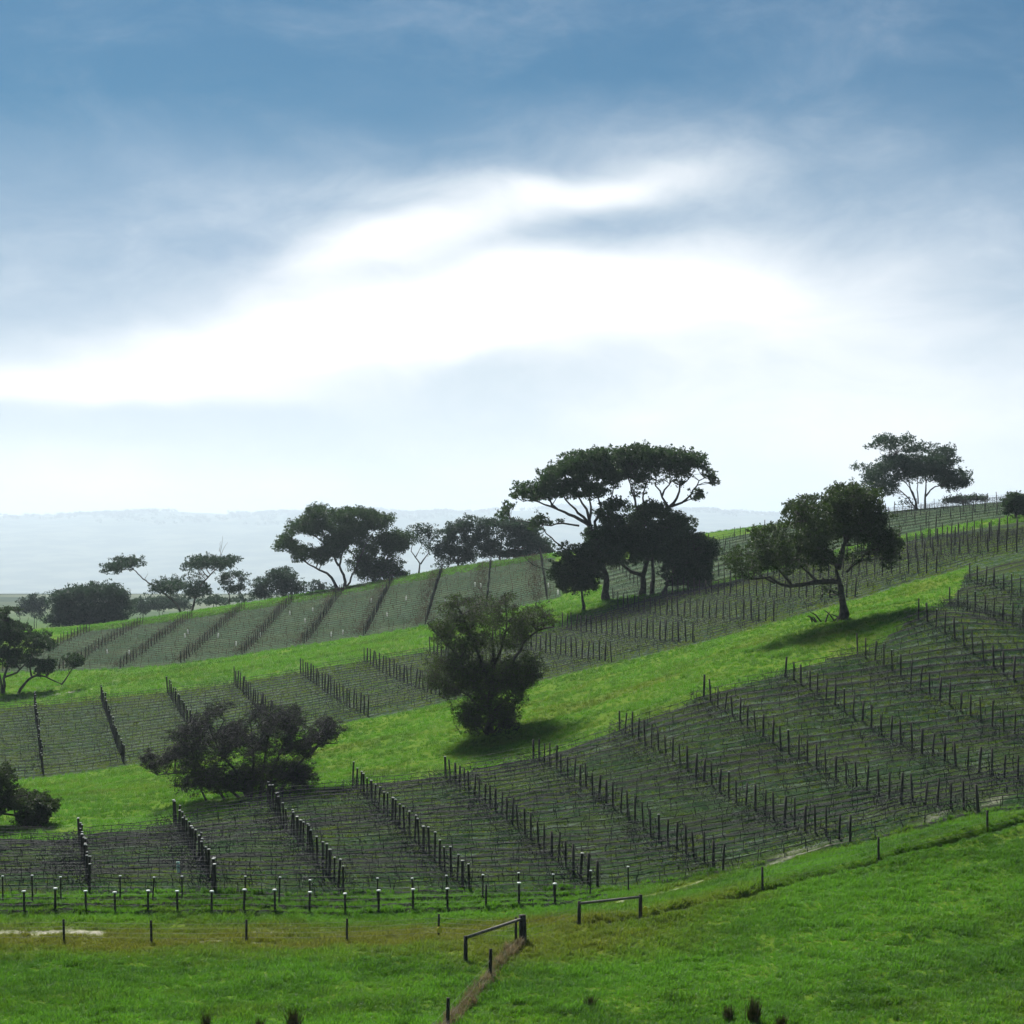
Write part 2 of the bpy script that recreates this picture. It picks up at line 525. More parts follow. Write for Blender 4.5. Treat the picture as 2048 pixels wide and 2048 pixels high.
M = {}
M['post'] = simple_mat('weathered_timber', (0.020, 0.017, 0.015), (0.055, 0.048, 0.042), 9.0, 0.9, 0.4, (1, 1, 0.15), True)
M['cap'] = simple_mat('white_post_cap', (0.62, 0.64, 0.64), (0.80, 0.81, 0.80), 5.0, 0.5)
M['cap_dull'] = simple_mat('weathered_post_cap', (0.26, 0.26, 0.25), (0.46, 0.46, 0.44), 5.0, 0.6, island=True)
M['rail'] = simple_mat('grey_timber_rail', (0.10, 0.09, 0.08), (0.20, 0.185, 0.17), 7.0, 0.8, 0.4)
M['wire'] = simple_mat('galvanised_wire', (0.08, 0.085, 0.09), (0.15, 0.155, 0.16), 4.0, 0.5)
M['vine'] = simple_mat('dormant_vine', (0.019, 0.017, 0.023), (0.055, 0.052, 0.063), 2.0, 0.9)
M['vine_red'] = simple_mat('red_brown_canes', (0.075, 0.032, 0.024), (0.15, 0.068, 0.048), 2.0, 0.9)
M['bark'] = simple_mat('bark', (0.022, 0.019, 0.017), (0.075, 0.065, 0.058), 2.2, 0.95, 0.6)
M['bark_pale'] = simple_mat('gum_bark', (0.04, 0.034, 0.03), (0.15, 0.125, 0.115), 0.9, 0.9, 0.5)
M['gum'] = leaf_mat('gum_leaves', (0.012, 0.030, 0.014), (0.045, 0.080, 0.032), (0.045, 0.095, 0.02), 0.55, 0.36, 0.2)
M['gum_blue'] = leaf_mat('blue_gum_leaves', (0.014, 0.032, 0.026), (0.045, 0.075, 0.055), (0.04, 0.08, 0.035), 0.55, 0.36, 0.2)
M['olive'] = leaf_mat('dull_olive_leaves', (0.009, 0.022, 0.009), (0.044, 0.066, 0.024), (0.05, 0.09, 0.016), 0.55, 0.36, 0.2)
M['yellowish'] = leaf_mat('yellow_green_leaves', (0.010, 0.024, 0.009), (0.062, 0.086, 0.026), (0.07, 0.12, 0.016), 0.55, 0.36, 0.2)
M['twig'] = simple_mat('grey_twigs', (0.026, 0.024, 0.028), (0.068, 0.062, 0.066), 2.0, 0.95)
M['rush'] = simple_mat('dark_rushes', (0.04, 0.045, 0.018), (0.16, 0.11, 0.05), 6.0, 0.9)
M['guard'] = leaf_mat('white_vine_guard', (0.74, 0.76, 0.74), (0.82, 0.82, 0.80), (0.85, 0.85, 0.82), 0.5, 0.6)
M['guard_green'] = simple_mat('pale_green_guard', (0.30, 0.52, 0.42), (0.40, 0.60, 0.5), 6.0, 0.5)
M['yellow'] = simple_mat('yellow_plastic', (0.75, 0.62, 0.03), (0.85, 0.75, 0.08), 6.0, 0.45)

# grass blades: colour by the dryness handed over by each tuft
def grass_mat(name, lush1, lush2, dry1, tl, td):
    m, q, o = new_mat(name)
    p = q.n.new('ShaderNodeBsdfPrincipled')
    d = q.attr('dry', 'INSTANCER'); t = q.attr('tone', 'INSTANCER')
    p.inputs['Roughness'].default_value = 0.5; p.inputs['Specular IOR Level'].default_value = 0.25
    q.put(p.inputs['Base Color'], q.mix(d, q.mix(t, lush1, lush2), dry1))
    tr = q.n.new('ShaderNodeBsdfTranslucent')
    q.put(tr.inputs[0], q.mix(d, q.mix(t, tuple(c * 0.55 for c in tl), tl), td))
    ms = q.n.new('ShaderNodeMixShader'); ms.inputs[0].default_value = 0.5
    q.l.new(p.outputs[0], ms.inputs[1]); q.l.new(tr.outputs[0], ms.inputs[2])
    q.l.new(ms.outputs[0], o.inputs[0])
    return m


M['grass'] = grass_mat('pasture_blades', (0.022, 0.100, 0.012), (0.080, 0.180, 0.016), (0.105, 0.120, 0.018), (0.125, 0.35, 0.016), (0.18, 0.205, 0.016))
M['straw'] = grass_mat('straw_blades', (0.05, 0.07, 0.018), (0.16, 0.13, 0.06), (0.19, 0.145, 0.085), (0.12, 0.13, 0.03), (0.22, 0.16, 0.08))

# the ground itself
m, q, o = new_mat('ground')
p = q.n.new('ShaderNodeBsdfPrincipled')
tcn = q.n.new('ShaderNodeTexCoord'); ob = tcn.outputs['Object']
n1 = q.noise(ob, 0.22, 5, 0.6); n2 = q.noise(ob, 1.6, 5, 0.65); n3 = q.noise(ob, 7.0, 4, 0.7)
dry = q.attr('dry'); vine = q.attr('vine'); row = q.attr('row'); trk = q.attr('track')
lush = q.mix(q.step(n2, 0.3, 0.7), (0.022, 0.080, 0.006), (0.070, 0.150, 0.010))
lush = q.mix(q.step(n1, 0.35, 0.7), lush, (0.095, 0.155, 0.016))
straw = q.mix(q.step(n2, 0.35, 0.7), (0.062, 0.072, 0.012), (0.112, 0.116, 0.022))
base = q.mix(q.math('MULTIPLY', dry, q.step(n3, 0.25, 0.6, 0.55, 1.0)), lush, straw)
# between the rows: thin grey-green winter sward; under the wires: bare dark strip
fr = q.math('FRACT', row)
under = q.step(q.math('ABSOLUTE', q.math('SUBTRACT', q.math('ADD', fr, q.math('MULTIPLY', q.math('SUBTRACT', n2, 0.5), 0.16)), 0.5)), 0.38, 0.45)
wheel = q.step(q.math('ABSOLUTE', q.math('SUBTRACT', q.math('ABSOLUTE', q.math('SUBTRACT', fr, 0.5)), 0.2)), 0.09, 0.03)
sward = q.mix(q.step(n2, 0.3, 0.7), (0.010, 0.031, 0.010), (0.031, 0.066, 0.019))
sward = q.mix(q.step(n1, 0.42, 0.62, 0.0, 0.75), sward, (0.038, 0.060, 0.013))
sward = q.mix(q.math('MULTIPLY', wheel, q.step(n1, 0.45, 0.65, 0.0, 0.4)), sward, (0.09, 0.10, 0.065))
pale = q.math('MULTIPLY', q.step(q.math('ABSOLUTE', q.math('SUBTRACT', fr, 0.52)), 0.24, 0.08), q.step(n2, 0.34, 0.62, 0.15, 0.9))
sward = q.mix(pale, sward, (0.074, 0.100, 0.074))
sward = q.mix(q.math('MULTIPLY', q.step(n3, 0.60, 0.72), 0.55), sward, (0.27, 0.30, 0.29))  # pale wet glints painted into the sward as light specks
soil = q.mix(q.step(n3, 0.3, 0.7), (0.012, 0.013, 0.012), (0.030, 0.031, 0.030))
vcol = q.mix(q.math('MULTIPLY', under, 0.95), sward, soil)
base = q.mix(vine, base, vcol)
sandc = q.mix(q.step(n3, 0.3, 0.7), (0.24, 0.225, 0.18), (0.50, 0.47, 0.41))
base = q.mix(q.math('MULTIPLY', trk, q.step(q.math('ADD', q.math('MULTIPLY', n2, 0.6), q.math('MULTIPLY', n3, 0.4)), 0.36, 0.54), clamp=True), base, sandc)
base = q.mix(q.attr('ditch_shade'), base, q.mix(q.step(n3, 0.3, 0.7), (0.012, 0.022, 0.008), (0.022, 0.040, 0.012)))  # shade of the ditch bank painted dark into the ground colour
base = q.mix(q.attr('wooded'), base, q.mix(q.step(q.noise(ob, 0.004, 5), 0.4, 0.62), (0.05, 0.075, 0.06), (0.13, 0.15, 0.11)))
q.put(p.inputs['Base Color'], base)
p.inputs['Roughness'].default_value = 0.95; p.inputs['Specular IOR Level'].default_value = 0.02
bp = q.n.new('ShaderNodeBump'); bp.inputs['Strength'].default_value = 0.8; bp.inputs['Distance'].default_value = 0.12
q.l.new(q.math('ADD', q.math('MULTIPLY', n2, 0.7), q.math('MULTIPLY', n3, 0.5)), bp.inputs['Height'])
q.l.new(bp.outputs[0], p.inputs['Normal'])
q.l.new(p.outputs[0], o.inputs[0])
M['ground'] = m
M['ridge_wood'] = leaf_mat('far_wood', (0.03, 0.045, 0.025), (0.06, 0.075, 0.045), (0.03, 0.05, 0.02), tf=0.15)

# ------------------------------------------------------------------ ground: one sheet from behind the camera to past the far ridge
ys = np.concatenate([np.arange(-60, 70, 5.0), np.arange(70, 80, 1.0), np.arange(80, 112, 0.22), np.arange(112, 170, 0.28), np.arange(170, 198, 0.6), np.arange(198, 258, 0.4),
                     np.arange(260, 420, 1.3), np.arange(420, 640, 8.0), np.arange(640, 9700, 230.0), np.arange(9700, 18200, 160.0), np.arange(18200, 24200, 600.0)])
ts = np.concatenate([np.linspace(-1.0, -0.34, 40, endpoint=False), np.linspace(-0.34, 0.34, 420), np.linspace(0.34, 1.0, 41)[1:]])
Yg, Tg = np.meshgrid(ys, ts, indexing='ij')
Wd = np.where(Yg < 70, 70 + 0 * Yg, Yg)
Xg = Tg * Wd
Zg = surf(Xg, Yg)
nr, nc = Xg.shape
idx = np.arange(nr * nc).reshape(nr, nc)
faces = np.stack([idx[:-1, :-1], idx[:-1, 1:], idx[1:, 1:], idx[1:, :-1]], -1).reshape(-1, 4)
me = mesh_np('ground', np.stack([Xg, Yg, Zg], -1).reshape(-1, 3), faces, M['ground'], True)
xf, yf = Xg.ravel(), Yg.ravel()
vin = np.zeros(len(xf)); rowv = np.zeros(len(xf))
for grid, fn in ((near, near_mask), (mid, mid_mask), (far, far_mask), (crest, crest_mask)):
    mk = fn(xf, yf)
    vin[mk] = 1
    rowv[mk] = grid.ij(xf[mk], yf[mk])[:, 1] + 200
# soften the block edges a little
tr = 0.5 * np.exp(-(poly_dist(xf, yf, TRACK_R) / 0.14) ** 2) + 0.3 * np.exp(-(poly_dist(xf, yf, TRACK_R + np.array([0.2, 1.5])) / 0.24) ** 2)
tr += 0.5 * np.exp(-(poly_dist(xf, yf, SAND_L) / 0.7) ** 2) + 0.95 * np.exp(-(poly_dist(xf, yf, SAND_M) / 0.28) ** 2)
tr += 1.0 * np.exp(-(poly_dist(xf, yf, SAND_F) / 1.0) ** 2) + 0.35 * np.exp(-(poly_dist(xf, yf, TRACK_L) / 0.3) ** 2)
vin *= 1 - np.clip(tr, 0, 1) * 0.6
dr = dryness(xf, yf)
for nm, arr in (('vine', vin), ('row', rowv), ('dry', dr), ('track', np.clip(tr, 0, 1)), ('wooded', smooth01(yf, 640, 1000)), ('ditch_shade', np.exp(-(poly_dist(xf, yf, DITCH) / 0.4) ** 2) * (yf < 130))):
    a = me.attributes.new(nm, 'FLOAT', 'POINT')
    a.data.foreach_set('value', arr.astype(np.float32))
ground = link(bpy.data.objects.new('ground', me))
tag(ground, kind='structure')

# ------------------------------------------------------------------ trellis rows
def post_mesh(name, h, r, cap=None, sides=8, cap_mat='cap'):
    vs, fs, mi = [], [], []
    def ring(z, rr, off=0.0):
        k = len(vs)
        for a in range(sides):
            th = 2 * math.pi * a / sides
            vs.append((math.cos(th) * rr * (1 + 0.06 * math.sin(3 * th + z)) + off, math.sin(th) * rr, z))
        return k
    def band(a, b, m_):
        for k in range(sides):
            fs.append((a + k, a + (k + 1) % sides, b + (k + 1) % sides, b + k)); mi.append(m_)
    def lid(a, m_):
        vs.append((0, 0, vs[a][2] + 0.01)); c = len(vs) - 1
        for k in range(0, sides, 2):
            fs.append((c, a + k, a + (k + 1) % sides, a + (k + 2) % sides)); mi.append(m_)
    a = ring(-0.3, r * 1.06); b = ring(h * 0.5, r, 0.006); c = ring(h, r * 0.95)
    band(a, b, 0); band(b, c, 0)
    if cap:
        w, t = cap
        d = ring(h + 0.004, w); e = ring(h + t, w * 0.86)
        band(c, d, 1); band(d, e, 1); lid(e, 1)
    else:
        lid(c, 0)
    return mesh_np(name, vs, fs, [M['post'], M[cap_mat]], True, mi)


P_NEAR_CAP = post_mesh('capped_trellis_post', 1.66, 0.072, (0.095, 0.055), 8, 'cap_dull')
P_NEAR = post_mesh('trellis_post', 1.68, 0.07)
P_MID_CAP = post_mesh('capped_tall_post', 1.95, 0.075, (0.095, 0.06), 8, 'cap_dull')
P_MID = post_mesh('tall_trellis_post', 2.12, 0.075)
P_FAR = post_mesh('far_trellis_post', 1.85, 0.07, None, 6)
P_CREST = post_mesh('crest_post', 1.95, 0.06, None, 6)

ORD = ['zeroth', 'first', 'second', 'third', 'fourth', 'fifth', 'sixth', 'seventh', 'eighth', 'ninth', 'tenth', 'eleventh', 'twelfth', 'thirteenth',
       'fourteenth', 'fifteenth', 'sixteenth', 'seventeenth', 'eighteenth', 'nineteenth', 'twentieth']
TENS = {20: 'twenty', 30: 'thirty', 40: 'forty', 50: 'fifty', 60: 'sixty'}
def ordinal(n):
    if n <= 20: return ORD[n]
    if n % 10 == 0: return TENS[n][:-1] + 'ieth'
    return TENS[n // 10 * 10] + '-' + ORD[n % 10]


def vines_mesh(name, pts, posts, o0, mat, dense, hi, trunk_gap, ribbons):
    """pruned vines on one row: trunks, arms on the wire and loose canes; pts = (x,y,z) along the row"""
    pts = np.asarray(pts)
    s = np.concatenate([[0], np.cumsum(np.linalg.norm(np.diff(pts, axis=0), axis=1))])
    L = s[-1]
    def at(d): return np.stack([np.interp(d, s, pts[:, k]) for k in range(3)], -1)
    tb = Tubes(3)
    d = 0.4
    while d < L:
        b = at(np.array([d]))[0]
        top = b + np.array([random.uniform(-.12, .12), random.uniform(-.08, .08), hi])
        tb.add([b + [0, 0, -.1], (b + top) / 2 + [random.uniform(-.06, .06), random.uniform(-.06, .06), 0], top], [0.03, 0.025, 0.02])
        e1 = at(np.array([min(d + trunk_gap * .5, L)]))[0] + [0, 0, hi + random.uniform(-.03, .05)]
        e0 = at(np.array([max(d - trunk_gap * .5, 0)]))[0] + [0, 0, hi + random.uniform(-.03, .05)]
        tb.add([e0, top, e1], [0.018, 0.03, 0.018])
        d += trunk_gap * random.uniform(0.85, 1.15)
    n = int(L * dense)
    dd = rng.uniform(0, L, n)
    if len(posts):
        k = int(len(posts) * ribbons)
        pd = np.repeat(posts, ribbons) + rng.normal(0, 0.85, k) - 0.6
        dd = np.concatenate([dd, np.clip(pd, 0, L)])
    n = len(dd)
    b = at(dd); b[:, 2] += rng.uniform(0.05, hi + 0.15, n); b[:, 1] += rng.normal(0, 0.14, n)
    v = np.stack([rng.normal(0, 0.24, n), rng.normal(0, 0.14, n), rng.uniform(-0.2, 0.34, n)], -1)
    wd = rng.uniform(0.010, 0.022, n)[:, None] * np.array([[1.0, 0.2, 0.25]])
    mid_ = b + v * 0.55 + rng.normal(0, 0.05, (n, 3))
    tip = b + v
    tip[:, 2] -= 0.03
    V = np.stack([b - wd, b + wd, mid_ + wd, mid_ - wd, tip + wd * .4, tip - wd * .4], 1).reshape(-1, 3)
    q0 = np.arange(n)[:, None] * 6
    Fq = np.concatenate([q0 + np.array([[0, 1, 2, 3]]), q0 + np.array([[3, 2, 4, 5]])])
    tv = np.concatenate(tb.v + [V]); tf = np.concatenate(tb.f + [Fq + tb.n])
    return mesh_np(name, tv - np.asarray(o0), tf, mat, False)


def trellis(grid, mask, jmax, imin, imax, xlim, pick_post, label, group, mat, wire_h, dense, hi, gap, ribbons, wire_r=0.006, name='trellis_row'):
    rows = []
    for j in range(jmax):
        ij = [(i, grid.xy(i, j)) for i in range(imin, imax)]
        ok = [(i, p) for i, p in ij if mask(p[0], p[1]) and abs(p[0]) < xlim(p[1])]
        if len(ok) >= 1: rows.append((j, ok))
    tot = len(rows)
    for n, (j, ok) in enumerate(rows):
        x0, x1 = ok[0][1][0] - 3.0, ok[-1][1][0] + 1.5
        # carry the row to the block edge
        while mask(x0 - 0.5, ok[0][1][1]) and x0 > -xlim(ok[0][1][1]): x0 -= 0.5
        while not mask(x0, ok[0][1][1]) and x0 < ok[0][1][0]: x0 += 0.25
        y = ok[0][1][1]
        xs = np.arange(x0, x1 + 0.1, 1.2)
        zs = surf(xs, np.full(len(xs), y))
        line = np.stack([xs, np.full(len(xs), y), zs], -1)
        org = line[0].copy()
        t = empty(name, org, label(n + 1, tot), 'vine row', group)
        for i, p in ok:
            po = bpy.data.objects.new('post', pick_post(i, j))
            po.location = (p[0] - org[0] + random.uniform(-.05, .05), p[1] - org[1] + random.uniform(-.08, .08), sz(p[0], p[1]) - org[2])
            po.rotation_euler = (R(random.gauss(0, 2.2)), R(random.gauss(0, 2.4)), random.uniform(0, 6))
            w_ = random.choice((0.85, 1.0, 1.0, 1.25)); po.scale = (w_, w_, random.uniform(0.88, 1.08))
            link(po, t)
        tb = Tubes(3)
        for h in wire_h:
            tb.add(line + [0, 0, h], wire_r)
        link(bpy.data.objects.new('wire', tb.mesh('wire', M['wire'], True, org)), t)
        v_ = bpy.data.objects.new('vines', vines_mesh('vines', line, [p[0] - x0 for i, p in ok], org, mat, dense, hi, gap, ribbons))
        v_['kind'] = 'stuff'
        link(v_, t)


xl = lambda Y: 0.30 * Y + 2
trellis(near, near_mask, 53, -1, 14, xl, lambda i, j: P_NEAR_CAP if i <= 4 or (i * 11 + j * 7) % 23 == 0 else P_NEAR,
        lambda n, t: f'{ordinal(n)} vine row up from the front fence in the near vineyard', 'vine rows of the near vineyard',
        M['vine'], (0.5, 1.0), 6.0, 0.5, 1.5, 60, 0.005)
trellis(mid, mid_mask, 30, -2, 16, xl, lambda i, j: P_MID_CAP if i <= 3 else P_MID,
        lambda n, t: f'{ordinal(n)} vine row from the front in the middle vineyard behind the lone bushy tree', 'vine rows of the middle vineyard',
        M['vine'], (0.6, 1.2), 3.6, 0.55, 1.8, 30, 0.004)
trellis(far, far_mask, 30, -1, 10, xl, lambda i, j: P_FAR,
        lambda n, t: f'{ordinal(n)} hazy vine row from the front in the far vineyard below the gums', 'vine rows of the far vineyard',
        M['vine_red'], (0.7,), 0.8, 0.75, 2.4, 90, 0.005)
trellis(crest, crest_mask, 12, -5, 16, xl, lambda i, j: P_CREST,
        lambda n, t: f'{ordinal(n)} vine row from the front on the crest below the skyline gum', 'vine rows on the crest',
        M['vine'], (0.6, 1.2), 9.0, 0.85, 1.8, 30)

# ------------------------------------------------------------------ headland lines of capped posts along the front of the near vineyard
P_HEAD = post_mesh('capped_headland_post', 1.08, 0.065, (0.13, 0.07))
P_HEAD_PLAIN = post_mesh('headland_post', 1.25, 0.065)
P_HEAD2 = post_mesh('thin_capped_post', 1.5, 0.045, (0.085, 0.05))


def post_line(name, label, cat, spec, wires, wr=0.006, group=None):
    """a wire fence: spec = [(mesh, x, y)], wires = heights"""
    org = np.array([spec[0][1], spec[0][2], sz(spec[0][1], spec[0][2])])
    t = empty(name, org, label, cat, group)
    line = []
    for me_, x, y in spec:
        z = sz(x, y)
        po = bpy.data.objects.new('post', me_)
        po.location = (x - org[0], y - org[1], z - org[2])
        po.rotation_euler = (R(random.gauss(0, 1.3)), R(random.gauss(0, 1.6)), random.uniform(0, 6))
        po.scale = (1, 1, random.uniform(0.95, 1.04))
        link(po, t)
        line.append((x, y, z))
    line = np.array(line)
    for h in wires:
        tb = Tubes(3)
        pts = []
        for a, b in zip(line[:-1], line[1:]):
            for k in np.linspace(0, 1, 6, endpoint=False):
                c = a * (1 - k) + b * k; c = c + [0, -0.06, h - 0.04 * 4 * k * (1 - k)]
                pts.append(c)
        pts.append(line[-1] + [0, -0.06, h])
        tb.add(pts, wr)
        link(bpy.data.objects.new('wire', tb.mesh('wire', M['wire'], True, org)), t)
    return t


spec = []
for px, py in [(-75, 1816), (-12, 1816), (49, 1818), (110, 1819), (172, 1822), (230, 1828), (296, 1830), (355, 1830), (423, 1832), (488, 1831), (550, 1830), (619, 1828),
               (690, 1827), (757, 1826), (826, 1825), (895, 1826), (972, 1826), (1038, 1824), (1110, 1820)]:
    Y = 108.0; x = (px - HX) * Y / F
    spec.append((P_HEAD_PLAIN if px == 972 else P_HEAD, x, Y))
post_line('headland_trellis', 'front headland line of short posts with broad white caps', 'trellis', spec, (0.35, 0.7))
spec = []
for px in [-55, 6, 65, 122, 240, 305, 364, 490, 558, 620, 755, 826, 893, 965, 1038, 1108, 1180, 1257]:
    Y = 110.9; x = (px - HX) * Y / F
    spec.append((P_HEAD2, x, Y))
post_line('headland_trellis', 'line of thin taller posts just behind the white-capped headland posts', 'trellis', spec, (0.5, 0.95))

# ------------------------------------------------------------------ front boundary fence, braces, side fence
P_FENCE = post_mesh('fence_post', 1.2, 0.065)
P_SIDE = post_mesh('side_fence_post', 1.28, 0.085)
P_BRACE = post_mesh('brace_post', 1.25, 0.10)
P_STRAINER = post_mesh('strainer_post', 1.42, 0.19, None, 10)

post_line('wire_fence', 'wire fence with slim dark posts along the yellowish verge, left of the strainer', 'fence',
          [(P_FENCE, p[0], p[1]) for p in FENCE_L] + [(P_FENCE, STRAIN_R[0] - 0.35, STRAIN_R[1] + 0.3)], (0.3, 0.55, 0.8, 1.05), 0.006)
post_line('wire_fence', 'wire fence climbing along the ditch on the right-hand paddock edge', 'fence',
          [(P_FENCE, p[0], p[1]) for p in FENCE_R[2:]], (0.3, 0.6, 0.9), 0.006)
post_line('wire_fence', 'side fence of stout posts running down the dry grass line to the viewer', 'fence',
          [(P_SIDE, p[0], p[1]) for p in SIDE] + [(P_SIDE, SIDE[1][0] * 2 - SIDE[0][0] - 0.6, SIDE[1][1] * 2 - SIDE[0][1])], (0.4, 0.8), 0.004)


def brace(label, a, b, ma, mb, ha, hb, r):
    org = np.array([a[0], a[1], sz(a[0], a[1])])
    t = empty('fence_brace', org, label, 'fence brace', 'timber braces at the fence corner')
    e = np.array([b[0], b[1], sz(b[0], b[1])])
    for me_, c in ((ma, org), (mb, e)):
        po = bpy.data.objects.new('post', me_); po.location = c - org
        po.rotation_euler = (0, R(random.gauss(0, 1)), random.uniform(0, 6)); link(po, t)
    tb = Tubes(8)
    p0 = org + [0, -0.02, ha]; p1 = e + [0, -0.02, hb]
    dv = (p1 - p0) / np.linalg.norm(p1 - p0)
    tb.add([p0 - dv * 0.001, p0, p0 * .5 + p1 * .5, p1, p1 + dv * 0.001], [0.01, r, r * 0.96, r * 0.92, 0.01])
    link(bpy.data.objects.new('rail', tb.mesh('rail', M['rail'], True, org)), t)
    return t


brace('timber brace with a sloping rail up to the thick strainer post', STRAIN_L, STRAIN_R, P_BRACE, P_STRAINER, 1.16, 1.25, 0.085)
brace('timber brace with a level rail between two posts beside the ditch', FENCE_R[0], FENCE_R[1], P_BRACE, P_BRACE, 1.14, 1.14, 0.075)
# loose wires from the strainer to the level brace
tb = Tubes(3)
s0 = np.array([STRAIN_R[0], STRAIN_R[1], sz(*STRAIN_R[:2])]); s1 = np.array([FENCE_R[0][0], FENCE_R[0][1], sz(*FENCE_R[0][:2])])
for h0, h1 in ((0.3, 0.25), (0.65, 0.6), (1.0, 0.95)):
    tb.add([s0 + [0.15, 0, h0], (s0 + s1) / 2 + [0, 0, (h0 + h1) / 2 - 0.05], s1 + [0, 0, h1]], 0.006)
o_ = link(bpy.data.objects.new('fence_wires', tb.mesh('fence_wires', M['wire'], True, s0))); o_.location = s0
tag(o_, 'slack wires strung from the thick strainer post to the level brace', 'wire')


def tag_plate(px_post, x, y, label):
    """yellow plastic tag clipped to the wire beside a post"""
    z = tz(x, y)
    vs = []; fs = []
    prof = [(-.10, 0), (-.12, .06), (-.09, .19), (-.03, .24), (.05, .24), (.11, .17), (.12, .05), (.07, -.02)]
    for yy in (-.018, .018):
        vs += [(a, yy, b) for a, b in prof]
    k = len(prof)
    for a in range(k):
        b = (a + 1) % k
        fs.append((a, b, k + b, k + a))
    for a in range(1, k - 2, 2):
        fs.append((0, a, a + 1, a + 2)); fs.append((k, k + a + 2, k + a + 1, k + a))
    o = link(bpy.data.objects.new('yellow_tag', mesh_np('yellow_tag', vs, fs, M['yellow'])))
    o.scale = (1.25, 1.25, 1.25); o.location = (x, y - 0.1, z + 0.24); o.rotation_euler = (R(-8), R(6), R(10))
    tag(o, label, 'tag', 'yellow tags on the fence')


tag_plate(0, FENCE_R[1][0] + 0.22, FENCE_R[1][1] - 0.14, 'yellow tag on the wire beside the level brace')
tag_plate(0, FENCE_L[-1][0] + 0.05, FENCE_L[-1][1] - 0.2, 'yellow tag low on the last slim post before the sloping brace')

# vine guards (white tubes on young vines) in the far and middle vineyards
def guard(px, py, Y, h, label, mat, group):
    x = (px - HX) * Y / F; z = sz(x, Y)
    zz = max(z, (HY - py) * Y / F - h / 2)
    if zz > z + 1.0: zz = z
    tb = Tubes(8)
    tb.add([(0, 0, -0.05), (0, 0, h * 0.5), (0.01, 0, h), (0.01, 0, h + 0.002)], [0.10, 0.105, 0.10, 0.02])
    o = link(bpy.data.objects.new('vine_guard', tb.mesh('vine_guard', mat)))
    o.location = (x, Y, z); o.rotation_euler = (R(random.gauss(0, 4)), R(random.gauss(0, 5)), 0)
    tag(o, label, 'vine guard', group)


gl = [(215, 1302), (258, 1304), (370, 1270), (376, 1262), (436, 1270), (472, 1287), (520, 1268), (580, 1225), (610, 1240), (626, 1218), (662, 1268), (686, 1264),
      (742, 1200), (774, 1228), (812, 1195), (890, 1198), (950, 1168), (962, 1170), (1097, 1170), (1116, 1184)]
for k, (a, b) in enumerate(sorted(gl)):
    pt = ground_at(a, b + 5, 295, 384)
    guard(a, b, pt[1], 0.75, f'{ordinal(k + 1)} white vine guard from the left in the far vineyard', M['guard'], 'white vine guards in the far vineyard')
pt = ground_at(358, 1750, 100, 150)
guard(358, 1735, pt[1], 0.75, 'pale green vine guard among the rows near the second capped post line', M['guard_green'], None)

# ------------------------------------------------------------------ trees
def leaf_faces(cent, size, aspect=0.55):
    """one bent leaf spray (a quad) per centre"""
    n = len(cent)
    d = rng.normal(0, 1, (n, 3)); d[:, 2] -= 0.35; d /= np.linalg.norm(d, axis=1)[:, None]
    a = rng.normal(0, 1, (n, 3)); a -= (a * d).sum(1)[:, None] * d; a /= np.linalg.norm(a, axis=1)[:, None]
    L = size * rng.uniform(0.6, 1.35, n)[:, None]; W = L * aspect * rng.uniform(0.7, 1.3, n)[:, None]
    bend = np.cross(d, a) * L * 0.12
    V = np.stack([cent - d * L * .5, cent + a * W * .5 + bend, cent + d * L * .5, cent - a * W * .5 + bend], 1).reshape(-1, 3)
    return V, np.arange(n * 4).reshape(n, 4)


